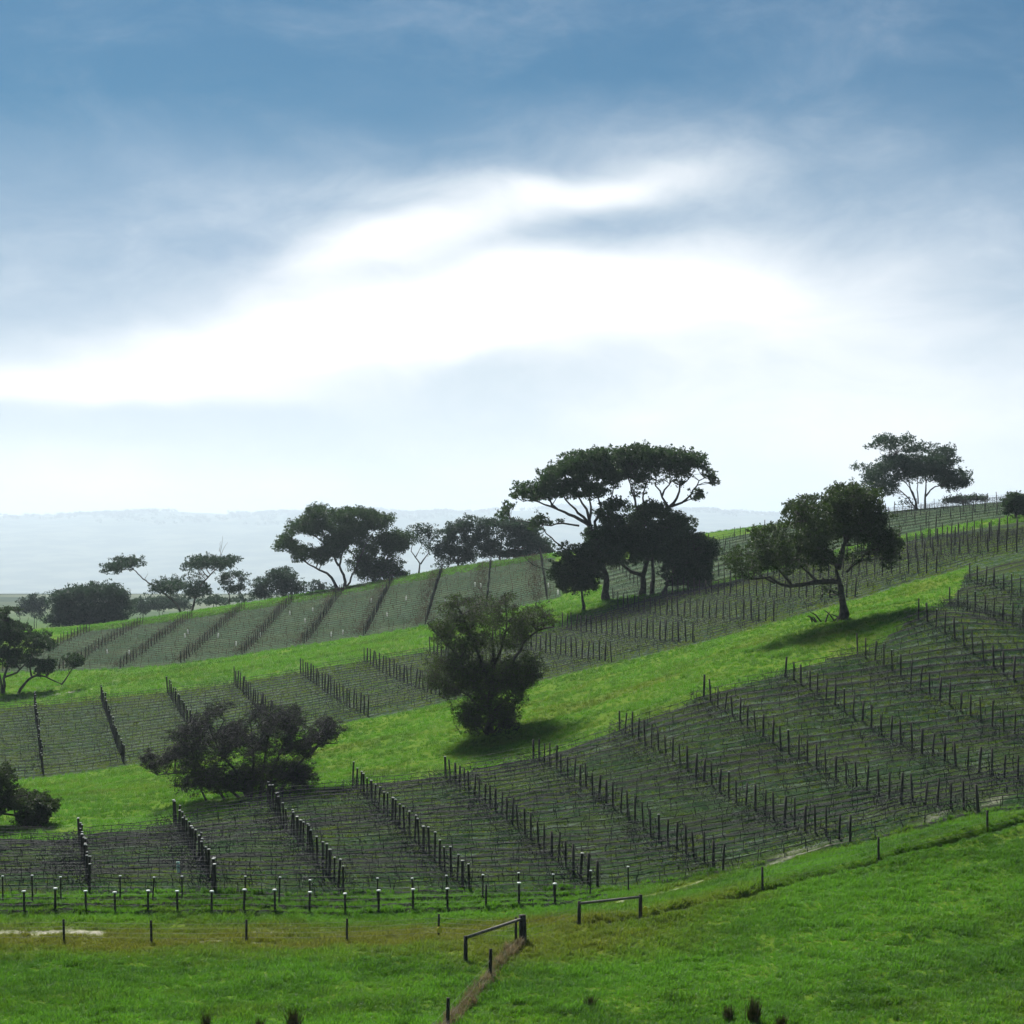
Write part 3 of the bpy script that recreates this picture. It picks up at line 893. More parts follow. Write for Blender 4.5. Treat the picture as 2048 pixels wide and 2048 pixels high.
def tree(name, label, cat, base, Y, conv, limbs, clumps, leaf, mat, bark, dens=1.0, r0=0.35, group=None, twig=0.0, depth=0.75, sink=None, tips=12, fluff=1.0, swell=1.15):
    """limbs: polylines in photograph-plane units (turned into metres at the tree's distance) with depth wandering;
    clumps: (x, y, rx, ry[, density]) foliage masses; every clump also gets companions in front of and behind it"""
    cx, cy, ks = conv
    s = Y / F
    def pt(x, y, d=0.0):
        px, py = cx + x * ks, cy + y * ks
        return np.array([(px - HX) * s, Y + d, (HY - py) * s])
    b0 = pt(*base)
    b0[2] = sz(b0[0], b0[1])
    t = empty(name, b0, label, cat, group)
    xs = [c[0] for c in clumps]; mx, hw = (min(xs) + max(xs)) / 2, (max(xs) - min(xs)) / 2 + 1e-6
    hwm = hw * ks * s
    tb = Tubes(6 if Y < 330 else 4); skel = []
    for li, lm in enumerate(limbs):
        pts = []
        wander = random.uniform(-1, 1) * hwm * 0.35 * depth
        for k, p_ in enumerate(lm):
            d = wander * k / max(1, len(lm) - 1) if li else wander * 0.3 * k / max(1, len(lm) - 1)
            pts.append(pt(p_[0], p_[1], d))
        if np.linalg.norm(pts[0] - pt(*base)) < 0.12 * 8 or lm[0][1] >= base[1] - 25 * (0.3 / ks):
            pts[0][2] = sz(pts[0][0], pts[0][1]) - 0.25
        pts = np.array(pts)
        # resample with small kinks
        seg = np.linalg.norm(np.diff(pts, axis=0), axis=1); ss = np.concatenate([[0], np.cumsum(seg)])
        m_ = max(4, int(ss[-1] / 0.7)); q_ = np.linspace(0, ss[-1], m_)
        fine = np.stack([np.interp(q_, ss, pts[:, k]) for k in range(3)], -1)
        kink = rng.normal(0, 0.06, fine.shape) * r0 * 4; kink[0] = 0
        fine += kink * np.array([1, 1, .4])
        ra = r0 * (lm[0][2] if len(lm[0]) > 2 else (1.0 if li == 0 else 0.62))
        rad = ra * (1 - 0.74 * (q_ / ss[-1]) ** 0.8)
        if li == 0: rad[:2] *= 1.25
        tb.add(fine, rad)
        skel += [(f_, r_) for f_, r_ in zip(fine, rad)]
    SK = np.array([f_ for f_, r_ in skel]); SR = np.array([r_ for f_, r_ in skel])
    LV = []; TW = []
    extra = []
    for c in clumps:
        near_ = sorted(clumps, key=lambda d_: (d_[0] - c[0]) ** 2 + (d_[1] - c[1]) ** 2)[1:4]
        for d_ in near_[:2]:
            gap_ = math.hypot(d_[0] - c[0], d_[1] - c[1])
            if gap_ < 1.35 * (c[2] + d_[2]):
                extra.append(((c[0] + d_[0]) / 2 + random.uniform(-.2, .2) * c[2], (c[1] + d_[1]) / 2 + random.uniform(-.3, .3) * c[3], min(c[2], d_[2]) * 0.7, min(c[3], d_[3]) * 0.7,
                              0.8 * min(c[4] if len(c) > 4 else 1.0, d_[4] if len(d_) > 4 else 1.0)))
    clumps = list(clumps) + extra
    for c in clumps:
        x, y, rx, ry = c[:4]; dn = c[4] if len(c) > 4 else 1.0
        room = math.sqrt(max(0.05, 1 - ((x - mx) / (hw * 1.15)) ** 2)) * hwm * depth
        rxm, rym = swell * rx * ks * s, swell * ry * ks * s
        rd = min(max(rxm, 0.5), max(0.6, room * 0.8))
        offs = [random.uniform(-0.35, 0.35) * room]
        if room > rxm * 1.2: offs += [random.uniform(0.45, 0.95) * room, -random.uniform(0.45, 0.95) * room]
        for oi, off in enumerate(offs):
            k_ = 1.0 if oi == 0 else random.uniform(0.62, 0.9)
            cc = pt(x, y, off)
            if oi: cc[0] += random.uniform(-.25, .25) * rxm; cc[2] -= random.uniform(0, 0.3) * rym
            # bough from the nearest limb below
            dvec = SK - cc; dist = np.linalg.norm(dvec, axis=1) + np.maximum(0, dvec[:, 2]) * 1.5
            kk = int(np.argmin(dist))
            if SK[kk][2] > cc[2] + 0.5 * rym or dist[kk] < 30:
                a = SK[kk]; mid_ = (a + cc) / 2 + np.array([random.uniform(-.2, .2), random.uniform(-.2, .2), 0.10 * np.linalg.norm(cc - a) * random.uniform(-0.6, 1.0)])
                rr = min(SR[kk] * 0.6, 0.03 + 0.018 * np.linalg.norm(cc - a))
                tb.add([a, mid_, cc], [rr, rr * 0.7, rr * 0.35])
            # tufts inside the clump
            nt = max(3, int(tips * (0.6 + rxm * rym * 0.35)))
            nt = min(nt, 34)
            dirs = rng.normal(0, 1, (nt, 3)); dirs /= np.linalg.norm(dirs, axis=1)[:, None]
            rad_ = rng.uniform(0.25, 1.0, nt) ** 0.6
            tc_ = cc + dirs * rad_[:, None] * np.array([rxm, rd, rym]) * 0.95 * k_
            tr_ = np.clip(rng.uniform(0.26, 0.50, nt) * math.sqrt(rxm * rym) * k_, 0.22, 1.6) * fluff
            ns_ = 5
            d2_ = rng.normal(0, 1, (ns_, 3)); d2_[:, 2] = np.abs(d2_[:, 2]) * 0.8 - 0.15; d2_ /= np.linalg.norm(d2_, axis=1)[:, None]
            tc_ = np.concatenate([tc_, cc + d2_ * rng.uniform(1.0, 1.28, (ns_, 1)) * np.array([rxm, rd, rym]) * k_])
            tr_ = np.concatenate([tr_, rng.uniform(0.14, 0.24, ns_) * math.sqrt(rxm * rym) + 0.08])
            for q_, w_ in zip(tc_, tr_):
                if Y < 330 and random.random() < 0.2:
                    TW.append((cc + (q_ - cc) * 0.05, q_))
                nlv = int(dens * dn * 12.0 * (w_ / leaf) ** 1.7 * (0.55 if Y > 330 else 1.0))
                if nlv < 1: continue
                e = rng.normal(0, 1, (nlv, 3)); e /= np.linalg.norm(e, axis=1)[:, None]
                e *= (rng.uniform(0, 1, nlv) ** 0.45)[:, None] * w_
                e[:, 2] *= 0.72
                LV.append(q_ + e)
                if twig:
                    for _ in range(int(twig * 4 + random.random())):
                        v_ = rng.normal(0, 1, 3); v_[2] = abs(v_[2]) * 0.8; v_ *= w_ * 1.35 / np.linalg.norm(v_)
                        TW.append((q_, q_ + v_))
    cen = np.concatenate(LV)
    if TW:
        t0 = np.array([a for a, b in TW]); t2 = np.array([b for a, b in TW])
        tb.add_many(t0, (t0 + t2) / 2 + rng.normal(0, 0.07, t0.shape), t2, 0.02, 0.007)
    V, Fc = leaf_faces(cen, leaf)
    # nothing hangs below the ground
    link(bpy.data.objects.new('trunk', tb.mesh('trunk', bark, True, b0)), t)
    link(bpy.data.objects.new('crown', mesh_np('crown', V - b0, Fc, mat)), t)
    return t


Z3 = (980, 860, 0.2588); Z4 = (1448, 840, 0.3106); Z6 = (700, 1150, 0.3106); ZG = (280, 1380, 0.2277)
ZH = (0, 1480, 0.1967); ZK = (0, 1180, 0.1656); Z1 = (0, 900, 0.3623); Z2 = (500, 900, 0.3623)

# the two umbrella gums in the middle of the hill and the dense trees under them
tree('gum_tree', 'large umbrella-crowned gum, left one of the pair in the middle of the hillside', 'tree', (900, 1300), 262, Z3,
     [[(900, 1300, 1.3), (905, 1180), (870, 1050), (820, 880), (775, 740)], [(775, 740, .7), (650, 670), (520, 610), (470, 540), (400, 470)],
      [(775, 740, .6), (690, 640), (600, 540), (560, 460)], [(775, 740, .6), (740, 620), (690, 500), (660, 400)], [(775, 740, .6), (780, 600), (760, 460)],
      [(800, 800, .6), (850, 640), (850, 480), (870, 400)], [(820, 860, .55), (920, 640), (945, 480), (960, 400)], [(520, 610, .4), (390, 560), (310, 540), (240, 560)],
      [(690, 740, .35), (560, 720), (450, 740), (300, 710), (150, 690)], [(870, 1050, .5), (700, 1000), (540, 900), (420, 780), (390, 690)],
      [(890, 1120, .35), (700, 1090), (480, 1090), (330, 1040), (240, 950)], [(560, 460, .3), (500, 420), (440, 400)], [(660, 400, .3), (640, 300)]],
     [(90, 650, 50, 40), (150, 580, 45, 35), (240, 450, 80, 50), (330, 500, 90, 45), (420, 430, 110, 70), (480, 350, 95, 70), (560, 300, 105, 70),
      (650, 240, 110, 65), (700, 330, 120, 80), (600, 420, 120, 60), (760, 200, 110, 55), (850, 180, 100, 50), (850, 300, 120, 80), (930, 370, 95, 70),
      (760, 420, 110, 45), (380, 690, 65, 55), (330, 740, 35, 30), (900, 640, 90, 80), (1020, 580, 70, 55, .6), (850, 800, 110, 90), (1000, 750, 130, 95),
      (900, 950, 150, 105), (960, 860, 140, 100), (1010, 980, 110, 80), (780, 920, 100, 90), (930, 560, 70, 60, .7), (960, 300, 90, 80), (900, 240, 90, 60), (520, 480, 100, 42, .8), (640, 500, 90, 36, .6), (740, 500, 90, 42, .6), (850, 470, 90, 52, .7), (430, 520, 80, 32, .7), (540, 700, 30, 16, .5), (460, 720, 30, 16, .5)], 0.34, M['gum'], M['bark'], 0.8, 0.42, depth=0.6)
tree('gum_tree', 'large umbrella-crowned gum with open right side, right one of the hillside pair', 'tree', (1185, 1330), 264, Z3,
     [[(1185, 1330, 1.2), (1175, 1230), (1190, 1110), (1225, 950), (1235, 800), (1200, 700)], [(1190, 1130, .8), (1080, 1090), (1000, 1000), (960, 900)],
      [(1260, 1290, .8), (1262, 1130), (1250, 900), (1290, 780), (1380, 600)], [(1200, 700, .6), (1130, 600), (1085, 430), (1060, 340)],
      [(1200, 700, .5), (1180, 520), (1220, 400), (1230, 320)], [(1380, 600, .6), (1440, 540), (1475, 430), (1480, 320)], [(1380, 600, .5), (1330, 510), (1290, 440), (1270, 340)],
      [(1400, 590, .5), (1500, 555), (1560, 480), (1600, 400), (1690, 350)], [(1330, 510, .4), (1380, 420), (1390, 320)], [(1500, 555, .3), (1590, 520)],
      [(1475, 430, .3), (1560, 360), (1600, 300)], [(1120, 590, .3), (1110, 450), (1140, 360)]],
     [(980, 170, 85, 50), (1060, 160, 85, 42), (1160, 135, 75, 38), (1080, 250, 120, 70), (1250, 175, 110, 55), (1200, 250, 110, 60), (1330, 175, 110, 55),
      (1420, 195, 100, 55), (1500, 205, 100, 55), (1580, 220, 90, 48), (1625, 260, 60, 40), (1400, 270, 90, 45), (1520, 285, 85, 38), (1700, 340, 50, 40),
      (1730, 400, 35, 30), (1610, 490, 65, 50), (1170, 390, 60, 70, .35), (1130, 480, 50, 40, .4), (1290, 610, 120, 70), (1400, 690, 110, 65), (1500, 730, 95, 60),
      (1240, 760, 110, 90), (1100, 820, 120, 100), (1300, 880, 120, 95), (1180, 920, 120, 95), (1350, 780, 120, 90), (1100, 690, 90, 80, .8), (1180, 640, 90, 70, .8), (1000, 240, 90, 80), (1020, 330, 70, 60), (1330, 250, 100, 60), (1120, 340, 90, 52, .7), (1230, 330, 90, 42, .6), (1400, 335, 90, 34, .5), (1510, 345, 80, 34, .5), (1300, 400, 50, 30, .3), (1450, 420, 50, 30, .3)], 0.34, M['gum'], M['bark'], 0.8, 0.40, depth=0.6)
tree('dense_tree', 'dark dense round tree under the right-hand umbrella gum', 'tree', (1330, 1265), 258, Z3,
     [[(1330, 1265, 1), (1390, 1150), (1480, 1060), (1550, 950)], [(1400, 1140, .6), (1430, 1040), (1430, 940)], [(1480, 1060, .6), (1600, 1000)]],
     [(1550, 880, 140, 85), (1640, 930, 95, 95), (1450, 950, 110, 90), (1560, 1010, 130, 90), (1400, 890, 100, 70), (1650, 1020, 70, 80), (1480, 1070, 90, 60, .6), (1560, 1110, 90, 70), (1620, 1120, 80, 60), (1440, 1130, 90, 50), (1520, 1180, 110, 40, .7), (1640, 1170, 60, 40, .7), (1380, 1020, 80, 70), (1700, 900, 40, 40, .6), (1500, 800, 70, 45, .7), (1610, 830, 50, 34, .6)],
     0.32, M['gum'], M['bark'], 1.3, 0.26, depth=0.9, swell=1.28)
tree('dense_tree', 'low dense bush tree at the foot of the left umbrella gum', 'tree', (720, 1315), 256, Z3,
     [[(720, 1315, 1), (715, 1230), (690, 1150), (660, 1030)], [(715, 1230, .6), (770, 1130), (770, 1020)], [(690, 1150, .5), (590, 1080)]],
     [(640, 950, 90, 70), (540, 1040, 75, 75), (660, 1070, 120, 85), (780, 1020, 110, 95), (560, 1140, 85, 65), (700, 1170, 110, 55), (620, 1210, 100, 45, .8), (790, 1130, 80, 70), (760, 1220, 70, 40, .7), (500, 1100, 40, 30, .6)],
     0.32, M['olive'], M['bark'], 1.3, 0.22, depth=0.9, swell=1.25)
# the tree on the grass wedge
tree('spreading_tree', 'dark spreading tree with a long low left limb on the grass wedge', 'tree', (765, 1295), 183, Z4,
     [[(765, 1295, 1.2), (765, 1200), (750, 1060), (735, 960)], [(735, 1040, .75), (600, 1040), (440, 1075), (340, 1050), (290, 1010), (180, 1025)],
      [(735, 960, .75), (780, 810), (830, 720), (900, 680), (960, 600)], [(735, 960, .6), (680, 850), (600, 780), (540, 700)], [(700, 930, .5), (560, 680), (440, 560)],
      [(780, 810, .5), (760, 640), (740, 500)], [(600, 1040, .4), (520, 960), (420, 900)], [(440, 1070, .4), (330, 960), (230, 870)], [(330, 1050, .3), (150, 950), (70, 890)],
      [(790, 980, .35), (900, 880), (1000, 800)], [(830, 720, .4), (850, 560), (800, 450)], [(640, 820, .3), (480, 800), (350, 760)]],
     [(790, 440, 75, 45), (730, 480, 75, 60), (600, 500, 45, 38), (480, 530, 75, 40), (440, 600, 55, 45), (560, 620, 100, 70), (700, 580, 110, 90), (830, 560, 120, 100),
      (930, 500, 80, 75), (960, 620, 95, 95), (860, 700, 110, 80), (700, 720, 110, 80), (540, 740, 110, 70), (350, 690, 50, 40), (220, 740, 70, 50), (350, 800, 115, 70),
      (480, 850, 110, 70), (230, 850, 80, 50, .8), (70, 860, 75, 55, .7), (50, 920, 60, 45, .7), (250, 920, 115, 65, .8), (400, 930, 100, 60, .8), (600, 890, 110, 70), (1040, 740, 75, 70),
      (1080, 810, 60, 65), (1060, 890, 55, 55), (960, 800, 70, 70, .7), (130, 1000, 60, 25, .6), (660, 1090, 40, 35, .4), (880, 470, 50, 45), (830, 880, 70, 45, .4)],
     0.24, M['olive'], M['bark'], 0.78, 0.40, depth=0.65, swell=1.2)
tree('gum_tree', 'lone gum on the skyline above the crest vines', 'tree', (1265, 575), 338, Z4,
     [[(1240, 580, 1), (1235, 520), (1205, 450), (1180, 360)], [(1295, 580, 1), (1298, 500), (1310, 430), (1300, 330)], [(1240, 560, .7), (1180, 490), (1110, 430), (1050, 400)],
      [(1250, 540, .6), (1240, 420), (1240, 320)], [(1300, 490, .7), (1360, 430), (1440, 420), (1500, 400)], [(1240, 540, .5), (1190, 420), (1090, 330), (1010, 310)],
      [(1180, 360, .5), (1090, 240), (1010, 220), (1000, 160)], [(1090, 330, .4), (960, 300), (880, 300)], [(1300, 400, .5), (1370, 300), (1400, 220)], [(1235, 560, .4), (1170, 520), (1150, 500)]],
     [(940, 170, 32, 24), (1040, 110, 50, 28), (1100, 150, 50, 32), (1170, 110, 34, 28), (1005, 130, 30, 22), (1060, 180, 34, 20), (870, 300, 38, 28), (1200, 180, 52, 34), (1260, 170, 44, 32),
      (1150, 250, 105, 50), (1080, 260, 70, 42), (1020, 310, 70, 46), (960, 350, 52, 50), (940, 420, 40, 48), (1050, 400, 80, 56), (1040, 470, 60, 24), (1180, 330, 115, 60), (1280, 280, 100, 52),
      (1370, 210, 78, 46), (1420, 200, 34, 38), (1470, 260, 42, 32), (1380, 290, 78, 50), (1440, 370, 78, 58), (1540, 340, 40, 40), (1550, 400, 40, 36), (1480, 410, 52, 50), (1340, 350, 70, 42), (1160, 530, 30, 30, .6)],
     0.32, M['gum_blue'], M['bark'], 1.1, 0.24, depth=0.7)
tree('low_bush', 'low domed bush on the skyline right of the lone gum', 'bush', (1540, 545), 342, Z4, [[(1540, 545, 1), (1540, 520), (1530, 500)], [(1560, 540, .8), (1600, 500)]],
     [(1480, 505, 60, 22), (1560, 495, 70, 20), (1630, 495, 50, 20), (1540, 520, 105, 22), (1430, 520, 30, 16), (1670, 510, 30, 16)], 0.30, M['gum_blue'], M['bark'], 1.3, 0.14)
tree('small_tree', 'small dark tree among the crest vines at the right picture edge', 'tree', (1880, 640), 268, Z4, [[(1880, 645, 1), (1870, 580), (1865, 500)], [(1875, 610, .8), (1920, 540)], [(1875, 610, .6), (1820, 580)]],
     [(1870, 480, 34, 24), (1840, 520, 44, 34), (1900, 510, 44, 34), (1935, 540, 40, 36), (1820, 560, 36, 28), (1880, 570, 55, 36), (1810, 610, 28, 24, .6), (1930, 600, 36, 26, .6), (1970, 560, 40, 40), (1990, 520, 36, 30)],
     0.26, M['gum'], M['bark'], 1.2, 0.16)
# lone tree in the centre
tree('bushy_tree', 'lone bushy tree with a flaring crown in the middle of the grass strip', 'tree', (900, 1020), 172, Z6,
     [[(900, 1025, 1.2), (895, 880), (905, 740), (915, 560), (920, 420)], [(890, 820, .7), (770, 650), (690, 540), (600, 420), (500, 310)], [(920, 780, .7), (1050, 560), (1110, 450), (1200, 360), (1310, 330)],
      [(900, 740, .6), (830, 520), (760, 340), (700, 200)], [(910, 650, .5), (980, 450), (1010, 300), (1000, 180)], [(880, 900, .4), (760, 780), (640, 720), (540, 680)], [(920, 880, .4), (1040, 780), (1140, 680)],
      [(890, 980, .4), (800, 930), (750, 880)], [(910, 980, .4), (1000, 920), (1050, 860)], [(1050, 560, .3), (1150, 600)], [(690, 540, .3), (570, 560)]],
     [(690, 150, 60, 32, .8), (640, 220, 70, 48, .8), (800, 190, 80, 45, .6), (950, 180, 100, 50, .6), (1020, 140, 50, 30, .5), (560, 330, 70, 50, .8), (680, 320, 90, 60), (800, 300, 95, 60), (930, 270, 90, 60),
      (1080, 270, 100, 60), (1200, 240, 95, 50, .8), (1290, 300, 65, 40, .8), (620, 420, 80, 60), (760, 430, 100, 70), (900, 420, 100, 80), (1060, 410, 105, 70), (1140, 340, 80, 50), (560, 560, 80, 60, .8),
      (700, 550, 100, 70), (860, 580, 100, 80), (1020, 580, 105, 80), (1150, 560, 95, 70), (1200, 620, 60, 55, .8), (520, 680, 60, 48, .8), (600, 700, 80, 60), (740, 700, 100, 80), (1000, 720, 105, 70),
      (1150, 680, 60, 42, .8), (640, 770, 55, 40, .7), (740, 880, 70, 70), (760, 960, 70, 55), (1000, 860, 90, 70), (1060, 940, 42, 50), (1100, 800, 50, 50, .8), (840, 950, 50, 50), (980, 960, 55, 42), (880, 760, 100, 80), (820, 860, 85, 75), (930, 890, 85, 70), (1090, 690, 90, 70), (640, 620, 90, 70), (960, 660, 100, 80), (800, 640, 100, 80)],
     0.18, M['yellowish'], M['bark'], 0.34, 0.34, twig=0.5, depth=0.75, swell=1.2)
# wide shrub thicket
tree('shrub_thicket', 'wide dark thicket of half-bare shrubs behind the third capped post line', 'shrub', (960, 905), 157, ZG,
     [[(960, 905, 1), (850, 720), (740, 600), (650, 450), (600, 300), (560, 180)], [(980, 900, .9), (1000, 620), (985, 400), (970, 280)], [(1050, 900, .9), (1100, 560), (1130, 380), (1250, 230)],
      [(1100, 900, .9), (1250, 480), (1380, 350)], [(1200, 895, .9), (1430, 600), (1560, 480), (1730, 470)], [(1460, 600, .7), (1640, 420), (1750, 330)], [(900, 905, .8), (600, 720), (300, 740), (130, 760)],
      [(760, 905, .8), (560, 700), (450, 500), (330, 400)], [(740, 600, .6), (830, 450), (860, 330)], [(650, 450, .5), (740, 300), (720, 160)], [(1560, 480, .4), (1480, 640)], [(600, 900, .7), (450, 760)], [(1350, 890, .7), (1330, 720)]],
     [(450, 720, 150, 110), (650, 740, 150, 110), (500, 830, 130, 50), (850, 750, 160, 100), (1050, 720, 160, 115), (1250, 680, 160, 125), (1350, 800, 130, 65), (1400, 680, 90, 85), (750, 855, 140, 40), (1150, 845, 160, 50), (960, 840, 140, 50),
      (620, 200, 110, 75, 0.27), (720, 150, 70, 50, 0.24), (480, 300, 120, 75, 0.37), (380, 400, 120, 75, 0.51), (560, 420, 125, 85, 0.51), (720, 380, 110, 75, 0.37), (850, 330, 90, 65, 0.34), (780, 480, 120, 70, 0.59),
      (480, 540, 130, 60, 0.77), (1000, 200, 50, 75, 0.31), (1100, 230, 100, 65, 0.42), (1250, 220, 125, 75, 0.51), (1350, 250, 100, 75, 0.51), (1150, 340, 110, 65, 0.51), (1300, 350, 110, 60, 0.51), (1050, 450, 80, 65, 0.42),
      (1500, 420, 110, 75, 0.42), (1600, 300, 90, 60, 0.59), (1700, 350, 100, 75, 0.59), (1620, 430, 110, 65, 0.42), (210, 660, 60, 50, 0.85), (100, 640, 70, 50, 0.42), (280, 580, 60, 42, 0.51), (60, 560, 35, 35, 0.34), (950, 540, 130, 80, .45), (880, 430, 90, 80, .35), (1430, 540, 100, 70, .4), (1180, 520, 110, 80, .45), (680, 560, 130, 70, .5), (330, 560, 100, 70, .4), (1330, 470, 100, 60, .35), (1480, 790, 80, 50, 1.00)],
     0.16, M['olive'], M['twig'], 0.24, 0.17, twig=1.6, depth=0.55, swell=1.22)
tree('leaning_shrub', 'dark shrub drooping in from the left picture edge above the near vines', 'shrub', (-120, 930), 150, ZH,
     [[(-120, 930, 1), (-90, 800), (0, 740), (150, 770), (240, 850)], [(-90, 800, .8), (40, 620), (150, 560), (300, 560)], [(-90, 780, .8), (-40, 560), (20, 380), (20, 260)], [(150, 770, .5), (320, 720), (480, 660)]],
     [(20, 300, 50, 50), (60, 420, 70, 65), (40, 560, 80, 85), (150, 560, 100, 65), (250, 600, 110, 75), (380, 600, 105, 65), (480, 650, 95, 65), (300, 700, 115, 70), (420, 740, 105, 65), (250, 800, 80, 55), (390, 820, 75, 45), (60, 680, 90, 60), (540, 680, 50, 50),
      (-80, 450, 90, 80), (-100, 600, 100, 90), (-180, 520, 100, 100), (-220, 680, 100, 80)], 0.18, M['olive'], M['bark'], 1.1, 0.18, twig=0.3)
tree('leaning_tree', 'ragged dark tree at the left edge with an arching low branch', 'tree', (45, 1265), 262, ZK,
     [[(45, 1270, 1), (40, 1120), (60, 1000), (100, 860), (90, 600)], [(20, 1270, .8), (10, 1100), (-30, 900), (-60, 600)], [(215, 1245, .9), (300, 1110), (370, 1050), (440, 1030), (530, 1055), (640, 1110), (740, 1145)],
      [(740, 1145, .5), (830, 1000), (870, 880)], [(380, 1040, .6), (375, 900), (400, 780)], [(60, 1050, .6), (200, 1000), (300, 900), (420, 720), (500, 600)], [(440, 1030, .5), (510, 940), (560, 860)],
      [(90, 600, .4), (120, 380), (90, 230)], [(200, 520, .3), (250, 330), (200, 190)], [(290, 480, .25), (330, 340)]],
     [(60, 220, 50, 22), (150, 240, 50, 22), (30, 330, 60, 50), (80, 420, 105, 65), (200, 450, 95, 65), (290, 480, 50, 48), (60, 560, 115, 75), (200, 600, 105, 75), (360, 580, 80, 55), (500, 560, 80, 65), (520, 640, 80, 65), (620, 680, 50, 48), (400, 700, 80, 50),
      (100, 720, 115, 75), (40, 820, 90, 65), (230, 780, 95, 65, .8), (400, 860, 80, 65), (520, 880, 95, 65), (600, 920, 50, 60), (540, 980, 70, 40), (180, 900, 85, 48, .6), (850, 800, 60, 40, .8), (930, 830, 70, 50, .8), (900, 900, 70, 48, .6), (970, 880, 40, 38, .6),
      (-60, 500, 105, 85), (-80, 700, 105, 85), (-100, 350, 85, 65), (-180, 560, 100, 90)], 0.26, M['gum'], M['bark'], 1.1, 0.26, twig=0.3, depth=0.6)
# along the hazy crest on the left
HG = 'hazy trees along the left crest'
tree('gum_tree', 'leaning gum with two bare stems and flat leaf pads on the hazy crest', 'tree', (1030, 900), 420, Z1,
     [[(1005, 905, 1), (975, 850), (920, 800), (850, 750), (790, 710), (740, 660), (690, 625)], [(1055, 905, 1), (1075, 820), (1110, 740), (1150, 700), (1210, 640), (1260, 605)], [(850, 750, .4), (900, 765)], [(740, 660, .4), (640, 660)],
      [(1150, 700, .5), (1110, 650), (1080, 620)], [(1215, 600, .25), (1222, 540), (1226, 475)], [(1218, 590, .2), (1240, 530), (1255, 510)], [(1210, 560, .2), (1205, 505)], [(1075, 820, .4), (1110, 780)], [(800, 720, .25), (810, 680)]],
     [(640, 640, 62, 34), (700, 610, 62, 30), (740, 620, 30, 34), (610, 670, 34, 20), (930, 740, 62, 44), (890, 760, 44, 34), (960, 760, 44, 34), (1080, 750, 52, 42), (1120, 780, 42, 32), (1060, 800, 34, 24), (1060, 640, 42, 34), (1110, 610, 52, 32), (1180, 610, 70, 38), (1250, 610, 52, 32), (1230, 640, 42, 24), (1300, 600, 24, 18)],
     0.42, M['gum_blue'], M['bark_pale'], 1.2, 0.30, HG, depth=0.8)
tree('round_tree', 'broad round hazy tree at the left end of the crest', 'tree', (480, 985), 440, Z1, [[(480, 990, 1), (480, 920), (500, 850)], [(480, 950, .8), (390, 870)], [(480, 940, .8), (600, 850)]],
     [(330, 830, 72, 52), (420, 790, 82, 50), (520, 780, 82, 46), (620, 780, 72, 50), (690, 830, 60, 50), (380, 900, 90, 52), (500, 880, 100, 70), (600, 890, 90, 60), (300, 940, 52, 34), (420, 945, 90, 30), (560, 945, 80, 30), (660, 915, 44, 26)],
     0.5, M['gum_blue'], M['bark'], 1.3, 0.35, HG)
tree('pale_tree', 'small pale tree right of the leaning gum, trunk bare below', 'tree', (1265, 840), 440, Z1, [[(1265, 845, 1), (1265, 780), (1270, 720)], [(1265, 790, .7), (1310, 740)], [(1265, 800, .6), (1230, 740)]],
     [(1220, 700, 34, 32), (1280, 690, 42, 32), (1340, 690, 34, 24), (1250, 750, 42, 32), (1310, 770, 42, 32), (1345, 740, 30, 30)], 0.45, M['gum_blue'], M['bark'], 1.0, 0.2, HG)
tree('round_tree', 'pair of low hazy round crowns left of the big crest gum', 'tree', (1560, 830), 440, Z1, [[(1560, 830, 1), (1560, 760), (1570, 700)], [(1470, 825, .8), (1450, 760)], [(1560, 790, .7), (1620, 730)]],
     [(1430, 740, 52, 34), (1420, 800, 52, 26), (1500, 700, 42, 34), (1560, 680, 52, 34), (1600, 730, 60, 42), (1540, 770, 80, 42), (1650, 750, 42, 34), (1460, 790, 60, 34), (1640, 800, 44, 22)], 0.48, M['gum_blue'], M['bark'], 1.3, 0.3, HG)
tree('gum_tree', 'big spreading gum with forked trunk standing highest on the hazy crest', 'tree', (520, 760), 396, Z2,
     [[(490, 765, 1), (440, 690), (320, 630), (250, 580)], [(535, 760, 1), (515, 690), (490, 640), (510, 560), (540, 450)], [(490, 640, .7), (430, 530), (330, 460), (260, 430)], [(430, 530, .6), (390, 420), (370, 340)], [(510, 560, .6), (600, 450), (680, 380)],
      [(535, 740, .7), (600, 620), (560, 560)], [(600, 620, .5), (640, 520), (700, 430)], [(320, 630, .4), (240, 540), (180, 520)], [(540, 450, .4), (520, 380)]],
     [(370, 320, 52, 34), (400, 350, 52, 30), (330, 360, 42, 34), (300, 410, 70, 42), (230, 440, 42, 34), (180, 500, 46, 42), (160, 540, 30, 24), (240, 530, 50, 42), (260, 600, 42, 24), (300, 560, 60, 34), (350, 430, 70, 42), (430, 400, 60, 42), (500, 350, 70, 34), (580, 340, 70, 30),
      (660, 350, 70, 30), (740, 370, 60, 30), (780, 380, 24, 20), (520, 420, 90, 44), (620, 420, 90, 44), (700, 410, 70, 34), (480, 490, 80, 44), (400, 560, 70, 42), (480, 545, 70, 42), (580, 490, 70, 44), (390, 600, 52, 30)],
     0.40, M['gum'], M['bark'], 1.15, 0.36, HG, depth=0.6)
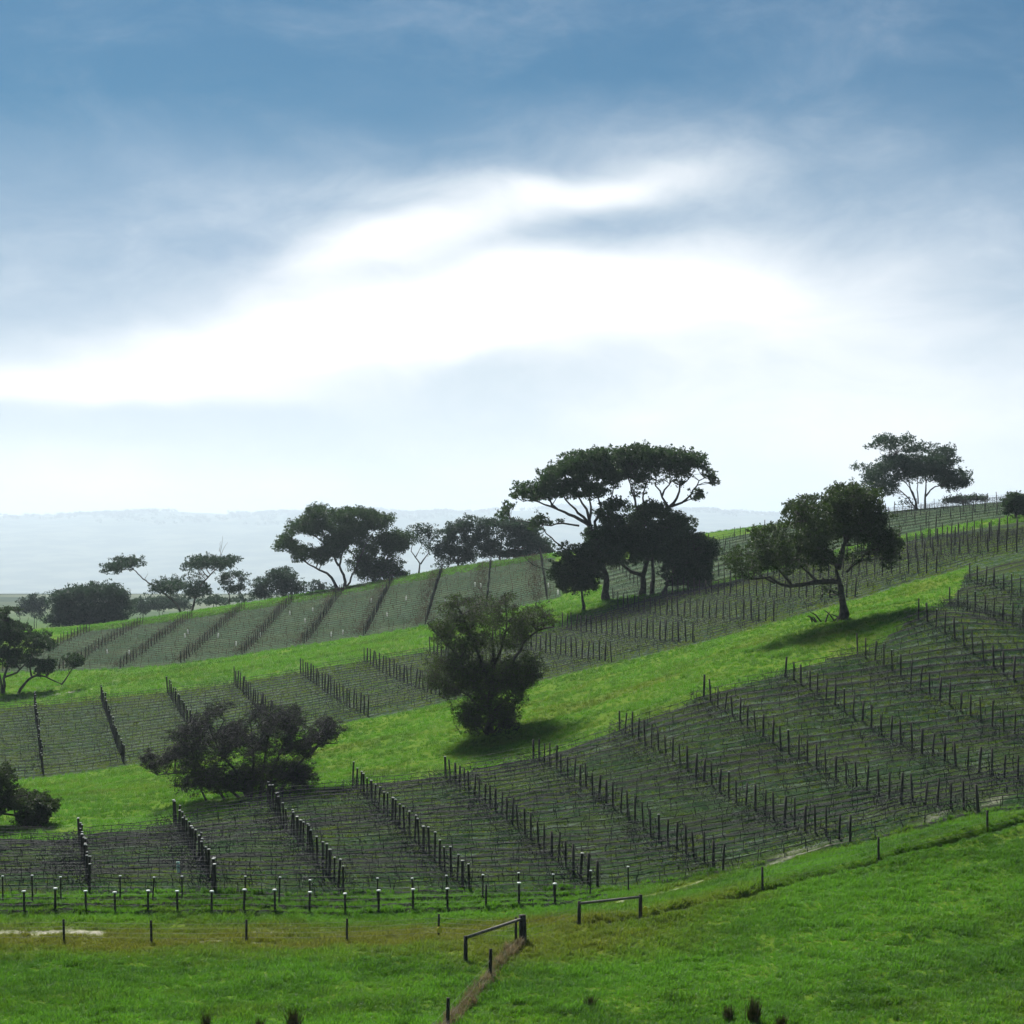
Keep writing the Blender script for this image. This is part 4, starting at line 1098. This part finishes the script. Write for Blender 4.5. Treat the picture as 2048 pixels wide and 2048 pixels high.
tree('dense_tree', 'dense dark tree leaning against the right side of the big crest gum', 'tree', (680, 740), 400, Z2, [[(680, 745, 1), (690, 660), (740, 560)], [(690, 690, .7), (620, 620)], [(700, 650, .7), (820, 540)]],
     [(760, 460, 70, 36), (840, 480, 70, 36), (720, 520, 80, 50), (800, 540, 80, 50), (640, 560, 70, 50), (600, 640, 52, 60), (680, 640, 80, 60), (760, 630, 80, 50), (850, 510, 52, 34), (700, 705, 90, 30), (820, 680, 50, 26), (860, 685, 26, 18)],
     0.42, M['gum'], M['bark'], 1.3, 0.3, HG)
tree('slender_tree', 'slender crooked tree with a thin crown in the gap of the crest trees', 'tree', (930, 700), 410, Z2, [[(930, 705, 1), (940, 630), (890, 560), (900, 500)], [(942, 630, .8), (985, 570), (990, 520)], [(915, 590, .5), (950, 520)]],
     [(900, 440, 52, 24), (960, 430, 60, 24), (1010, 450, 42, 32), (940, 480, 60, 32, .7), (1000, 500, 42, 42, .7), (985, 555, 40, 30, .6), (890, 500, 40, 24, .6)], 0.42, M['gum_blue'], M['bark'], 0.8, 0.22, HG)
tree('dense_tree', 'broad dark crown left of two joined crowns behind the left umbrella gum', 'tree', (1150, 665), 408, Z2, [[(1150, 670, 1), (1150, 600), (1170, 520)], [(1150, 620, .7), (1080, 560)], [(1150, 620, .7), (1230, 520)]],
     [(1080, 470, 52, 34), (1150, 430, 70, 42), (1200, 390, 52, 30), (1060, 560, 60, 52), (1140, 520, 90, 52), (1230, 470, 80, 52), (1060, 640, 42, 24), (1160, 600, 80, 34), (1240, 560, 80, 52)], 0.42, M['gum_blue'], M['bark'], 1.3, 0.3, HG)
tree('dense_tree', 'broad dark crown directly behind the left umbrella gum', 'tree', (1380, 620), 410, Z2, [[(1380, 625, 1), (1380, 560), (1390, 470)], [(1380, 590, .7), (1500, 480)], [(1380, 590, .7), (1300, 480)]],
     [(1290, 400, 70, 32), (1380, 400, 80, 32), (1470, 410, 70, 32), (1540, 430, 60, 36), (1320, 480, 90, 52), (1440, 480, 100, 52), (1560, 500, 80, 52), (1620, 530, 52, 42), (1330, 560, 80, 34), (1440, 570, 70, 26), (1530, 570, 70, 30), (1650, 560, 34, 26)],
     0.42, M['gum_blue'], M['bark'], 1.3, 0.3, HG)
FG = 'faint trees below the crest'
for lab, bx, by, Y, cl in [
        ('faint low tree behind the broad round tree at the far left', 190, 935, 620, [(140, 850, 44, 34), (200, 830, 52, 34), (240, 850, 34, 34), (190, 890, 60, 34), (120, 890, 30, 26)]),
        ('faint bushes between the broad round tree and the leaning gum', 880, 895, 600, [(800, 850, 80, 44), (880, 840, 52, 34), (960, 830, 60, 34), (760, 880, 60, 26), (1010, 860, 50, 30)]),
        ('faint bush between the low round crowns and the big crest gum', 1770, 800, 560, [(1750, 750, 44, 30), (1800, 770, 40, 26), (1730, 790, 40, 20)]),
        ('faint low bushes under the pale tree', 1180, 850, 520, [(1120, 840, 40, 22), (1180, 825, 44, 24), (1350, 820, 50, 24), (1240, 835, 40, 18)])]:
    tree('faint_tree', lab, 'tree', (bx, by), Y, Z1, [[(bx, by, 1), (bx, by - 40)], [(bx, by - 10, .7), (bx + 20, by - 60)]], cl, 0.6, M['gum_blue'], M['bark'], 1.2, 0.25, FG, sink=True)

# fallen branches by the spreading tree
tb = Tubes(5)
c0 = ground_at(1664, 1243, 150, 220)
for k in range(9):
    a = np.array([random.uniform(-2.2, 1.2), random.uniform(-.6, .6), 0.1]); b_ = a + [random.uniform(-1.2, 1.2), random.uniform(-.5, .5), random.uniform(0.2, 1.1)]
    tb.add([a + [0, 0, -.15], (a + b_) / 2 + [0, 0, .1], b_], [0.09, 0.07, 0.03])
o_ = link(bpy.data.objects.new('fallen_branches', tb.mesh('fallen_branches', M['bark']))); o_.location = c0
tag(o_, 'heap of fallen dark branches at the foot of the spreading tree', 'branches')

# ------------------------------------------------------------------ rush tussocks in the front paddock
def tussock(px, py, h, w, n, label, mat):
    c = ground_at(px, py, 70, 100)
    bt = rng.normal(0, 1, (n, 2)) * w * 0.28
    lean = bt * rng.uniform(0.3, 1.4, (n, 1)) + rng.normal(0, 0.04, (n, 2))
    hh = h * rng.uniform(0.5, 1.05, n)
    wd = rng.uniform(0.007, 0.014, n)
    ang = rng.uniform(0, np.pi, n); ax = np.stack([np.cos(ang), np.sin(ang), 0 * ang], -1) * wd[:, None]
    p0 = np.stack([bt[:, 0], bt[:, 1], np.full(n, -0.06)], -1)
    p1 = p0 + np.stack([lean[:, 0] * .4, lean[:, 1] * .4, hh * .6], -1)
    p2 = p0 + np.stack([lean[:, 0], lean[:, 1], hh], -1)
    V = np.stack([p0 - ax, p0 + ax, p1 + ax, p1 - ax, p2 + ax * .2, p2 - ax * .2], 1).reshape(-1, 3)
    q0 = np.arange(n)[:, None] * 6
    o = link(bpy.data.objects.new('rush_tussock', mesh_np('rush_tussock', V, np.concatenate([q0 + np.array([[0, 1, 2, 3]]), q0 + np.array([[3, 2, 4, 5]])]), mat)))
    o.location = c
    tag(o, label, 'tussock', 'rush tussocks in the front paddock')


tussock(1508, 2046, 1.2, 0.36, 300, 'tallest dark rush tussock at the bottom of the paddock', M['rush'])
tussock(1456, 2044, 0.8, 0.3, 190, 'blunt dark rush tussock just left of the tallest one', M['rush'])
tussock(1562, 2056, 0.7, 0.28, 110, 'reddish small tussock just right of the tallest one', M['rush'])
tussock(412, 2060, 0.85, 0.28, 120, 'thin dark tussock, leftmost of the three at the bottom edge', M['rush'])
tussock(518, 2064, 0.75, 0.28, 110, 'small tussock, middle one of the three at the left bottom edge', M['rush'])
tussock(588, 2058, 0.9, 0.4, 200, 'wide brown tussock, nearest the side fence of the left bottom three', M['rush'])
tussock(1181, 2012, 0.55, 0.35, 120, 'lone small dark tuft in the paddock right of the side fence', M['rush'])

# ------------------------------------------------------------------ grass
def tuft_source(name, n, h, spread, w, mat, lean=0.6):
    b = rng.normal(0, spread, (n, 2))
    ang = rng.uniform(0, 2 * np.pi, n)
    hh = h * rng.uniform(0.55, 1.2, n)
    ln = hh * lean * rng.uniform(0.2, 1.2, n)
    dv = np.stack([np.cos(ang), np.sin(ang)], -1)
    ax = np.stack([-dv[:, 1], dv[:, 0], 0 * ang], -1) * (w * rng.uniform(0.7, 1.3, n))[:, None]
    p0 = np.stack([b[:, 0], b[:, 1], np.full(n, -0.03)], -1)
    p1 = p0 + np.stack([dv[:, 0] * ln * .35, dv[:, 1] * ln * .35, hh * .65], -1)
    p2 = p0 + np.stack([dv[:, 0] * ln, dv[:, 1] * ln, hh], -1)
    V = np.stack([p0 - ax, p0 + ax, p1 + ax * .8, p1 - ax * .8, p2 + ax * .15, p2 - ax * .15], 1).reshape(-1, 3)
    q0 = np.arange(n)[:, None] * 6
    me_ = mesh_np(name, V, np.concatenate([q0 + np.array([[0, 1, 2, 3]]), q0 + np.array([[3, 2, 4, 5]])]), mat)
    return bpy.data.objects.new(name, me_)


def scatter(name, label, P, scl, dry_, tone, sources, lo=None):
    me_ = bpy.data.meshes.new(name)
    me_.vertices.add(len(P)); me_.vertices.foreach_set('co', P.astype(np.float32).ravel())
    for nm, arr in (('scl', scl), ('dry_in', dry_), ('tone_in', tone), ('rz', rng.uniform(0, 6.283, len(P)))):
        a = me_.attributes.new(nm, 'FLOAT', 'POINT'); a.data.foreach_set('value', np.asarray(arr, dtype=np.float32))
    me_.update()
    ob_ = link(bpy.data.objects.new(name, me_))
    tag(ob_, label, 'grass', kind='stuff')
    coll = bpy.data.collections.new(name + '_sources')
    for s_ in sources: coll.objects.link(s_)
    ng = bpy.data.node_groups.new(name + '_nodes', 'GeometryNodeTree')
    ng.interface.new_socket('Geometry', in_out='INPUT', socket_type='NodeSocketGeometry')
    ng.interface.new_socket('Geometry', in_out='OUTPUT', socket_type='NodeSocketGeometry')
    N, Lk = ng.nodes, ng.links
    gi = N.new('NodeGroupInput'); go = N.new('NodeGroupOutput')
    iop = N.new('GeometryNodeInstanceOnPoints')
    ci = N.new('GeometryNodeCollectionInfo'); ci.inputs[0].default_value = coll; ci.inputs[1].default_value = True; ci.inputs[2].default_value = True
    def na(nm):
        a = N.new('GeometryNodeInputNamedAttribute'); a.data_type = 'FLOAT'; a.inputs[0].default_value = nm
        return a.outputs[0]
    rv = N.new('FunctionNodeRandomValue'); rv.data_type = 'INT'
    rv.inputs[4].default_value = 0; rv.inputs[5].default_value = len(sources) - 1
    cx = N.new('ShaderNodeCombineXYZ'); Lk.new(na('rz'), cx.inputs[2])
    Lk.new(gi.outputs[0], iop.inputs['Points']); Lk.new(ci.outputs[0], iop.inputs['Instance'])
    iop.inputs['Pick Instance'].default_value = True
    Lk.new(rv.outputs[2], iop.inputs['Instance Index'])
    er = N.new('FunctionNodeEulerToRotation'); Lk.new(cx.outputs[0], er.inputs[0]); Lk.new(er.outputs[0], iop.inputs['Rotation'])
    Lk.new(na('scl'), iop.inputs['Scale'])
    last = iop.outputs[0]
    for src, dst in (('dry_in', 'dry'), ('tone_in', 'tone')):
        st = N.new('GeometryNodeStoreNamedAttribute'); st.data_type = 'FLOAT'; st.domain = 'INSTANCE'
        st.inputs['Name'].default_value = dst
        Lk.new(last, st.inputs['Geometry']); Lk.new(na(src), st.inputs['Value']); last = st.outputs[0]
    Lk.new(last, go.inputs[0])
    md = ob_.modifiers.new('scatter', 'NODES'); md.node_group = ng
    return ob_


def strew(n, y0, y1, tmax, power=1.0):
    y = y0 + (y1 - y0) * rng.uniform(0, 1, n) ** power
    x = rng.uniform(-tmax, tmax, n) * y
    return x, y


srcs = [tuft_source('pasture_tuft_a', 18, 0.18, 0.10, 0.013, M['grass'], 0.8), tuft_source('pasture_tuft_b', 20, 0.12, 0.14, 0.014, M['grass'], 1.1),
        tuft_source('pasture_tuft_c', 16, 0.27, 0.08, 0.012, M['grass'], 0.7)]
X1, Y1 = strew(110000, 80, 113, 0.30, 0.9)
X2, Y2 = strew(60000, 136, 200, 0.30)
k2 = (~near_mask(X2, Y2)) & (~mid_mask(X2, Y2))
X3, Y3 = strew(26000, 243, 300, 0.30)
k3 = (~mid_mask(X3, Y3)) & (~crest_mask(X3, Y3))
X4, Y4 = strew(150000, 108, 250, 0.30)
k4 = near_mask(X4, Y4) | mid_mask(X4, Y4)
X5, Y5 = strew(16000, 365, 400, 0.30)
gx = np.concatenate([X1, X2[k2], X3[k3], X4[k4], X5]); gy = np.concatenate([Y1, Y2[k2], Y3[k3], Y4[k4], Y5])
inv = np.concatenate([np.zeros(len(X1) + k2.sum() + k3.sum()), np.ones(k4.sum()), np.zeros(len(X5))])
clump = hashnoise(gx / 1.1, gy / 0.8, 21) * 0.6 + hashnoise(gx / 0.45, gy / 0.4, 22) * 0.4
d_tr = np.minimum(poly_dist(gx, gy, TRACK_R), np.minimum(poly_dist(gx, gy, SAND_L) * 0.8, poly_dist(gx, gy, SAND_M) * 2))
keep = (rng.uniform(0, 1, len(gx)) < 0.35 + 0.9 * clump) & (d_tr > 0.5)
frow = np.abs((np.where(gy > 199, mid.ij(gx, gy)[:, 1], near.ij(gx, gy)[:, 1]) % 1.0) - 0.5)
keep &= poly_dist(gx, gy, DITCH) > 0.5
keep &= ~((inv > 0.5) & (frow > 0.36))
gx, gy, inv, clump = gx[keep], gy[keep], inv[keep], clump[keep]
gd = np.clip(dryness(gx, gy) * (1 - inv) + inv * (0.35 + 0.35 * hashnoise(gx / 5, gy / 4, 30)) + rng.normal(0, 0.08, len(gx)), 0, 1)
gs = (0.5 + 0.7 * clump ** 1.3) * np.where(inv > .5, 0.75, 1.0) * np.where(gy > 240, 1.9, np.where(gy > 136, 1.25, 1.0))
patch_ = np.clip((hashnoise(gx / 0.9, gy / 0.5, 61) - 0.70) * 5, 0, 1) * (gy < 115)
gs = gs * (1 + 0.3 * patch_)
tone = np.clip(-0.35 * patch_ + (hashnoise(gx / 5.5, gy / 3.2, 12) - 0.5) * 1.3 + (hashnoise(gx / 1.2, gy / 0.9, 13) - 0.5) * 0.7 + rng.uniform(0.3, 0.9, len(gx)), 0, 1) * np.where(inv > .5, 0.3, 1.0)
scatter('grass', 'short lush pasture grass over the paddock and the strips between the vineyards', np.stack([gx, gy, surf(gx, gy)], -1), gs, gd, tone, srcs)

# tall straw along the side fence
NS = 650
t_ = rng.uniform(0, 1, NS); seg = np.concatenate([[0], np.cumsum(np.linalg.norm(np.diff(SIDE_LINE, axis=0), axis=1))])
sx = np.interp(t_ * seg[-1], seg, SIDE_LINE[:, 0]) + rng.normal(0, 0.17, NS); sy = np.interp(t_ * seg[-1], seg, SIDE_LINE[:, 1]) + rng.normal(0, 0.17, NS)
straws = [tuft_source('straw_tuft_a', 22, 0.40, 0.05, 0.008, M['straw'], 0.8), tuft_source('straw_tuft_b', 18, 0.30, 0.07, 0.009, M['straw'], 1.0)]
scatter('dry_grass', 'tall straw-coloured dry grass under the side fence', np.stack([sx, sy, surf(sx, sy)], -1), rng.uniform(0.45, 1.15, NS), rng.uniform(0, 1, NS), rng.uniform(0, 1, NS), straws)

# ------------------------------------------------------------------ far wooded ridge
n = 5200
ry = rng.uniform(15400, 18100, n); rx = rng.uniform(-0.36, 0.36, n) * ry
top = rng.uniform(0, 1, n) < 0.5
ry[top] = rng.uniform(17000, 18000, top.sum()); rx[top] = rng.uniform(-0.36, 0.36, top.sum()) * 17500
kk = hashnoise(rx / 450, ry / 750, 40) + rng.uniform(-.15, .15, n) > np.where(top, 0.30, 0.52)
rx, ry = rx[kk], ry[kk]
rz = terrain(rx, ry)
LVc = []
for a, b, c in zip(rx, ry, rz):
    hgt = random.uniform(16, 40); wd = hgt * random.uniform(0.6, 1.3)
    e = rng.normal(0, 1, (20, 3)); e /= np.linalg.norm(e, axis=1)[:, None]; e *= rng.uniform(0.5, 1, (20, 1))
    LVc.append(np.array([a, b, c + hgt * 0.55]) + e * np.array([wd, wd, hgt * 0.5]))
V, Fc = leaf_faces(np.concatenate(LVc), 15.0, 0.8)
wood = link(bpy.data.objects.new('far_wood', mesh_np('far_wood', V, Fc, M['ridge_wood'])))
tag(wood, 'distant wood covering the pale ridge on the horizon', 'wood', kind='stuff')

# ------------------------------------------------------------------ haze: one closed box of even air round camera and land
hv = [(x, y, z) for x in (-25500, 25500) for y in (-70, 24700) for z in (-470, 170)]
hf = [(0, 1, 3, 2), (4, 6, 7, 5), (0, 4, 5, 1), (2, 3, 7, 6), (0, 2, 6, 4), (1, 5, 7, 3)]
m, q, o = new_mat('haze')
pv = q.n.new('ShaderNodeVolumePrincipled')
pv.inputs['Color'].default_value = (0.76, 0.89, 1.0, 1)
pv.inputs['Density'].default_value = 0.000085
pv.inputs['Anisotropy'].default_value = 0.3
q.l.new(pv.outputs[0], o.inputs['Volume'])
try:
    m.cycles.homogeneous_volume = True
except Exception:
    pass
haze = link(bpy.data.objects.new('haze', mesh_np('haze', hv, hf, m)))
tag(haze, 'pale mist hanging over the valley', 'haze', kind='stuff')
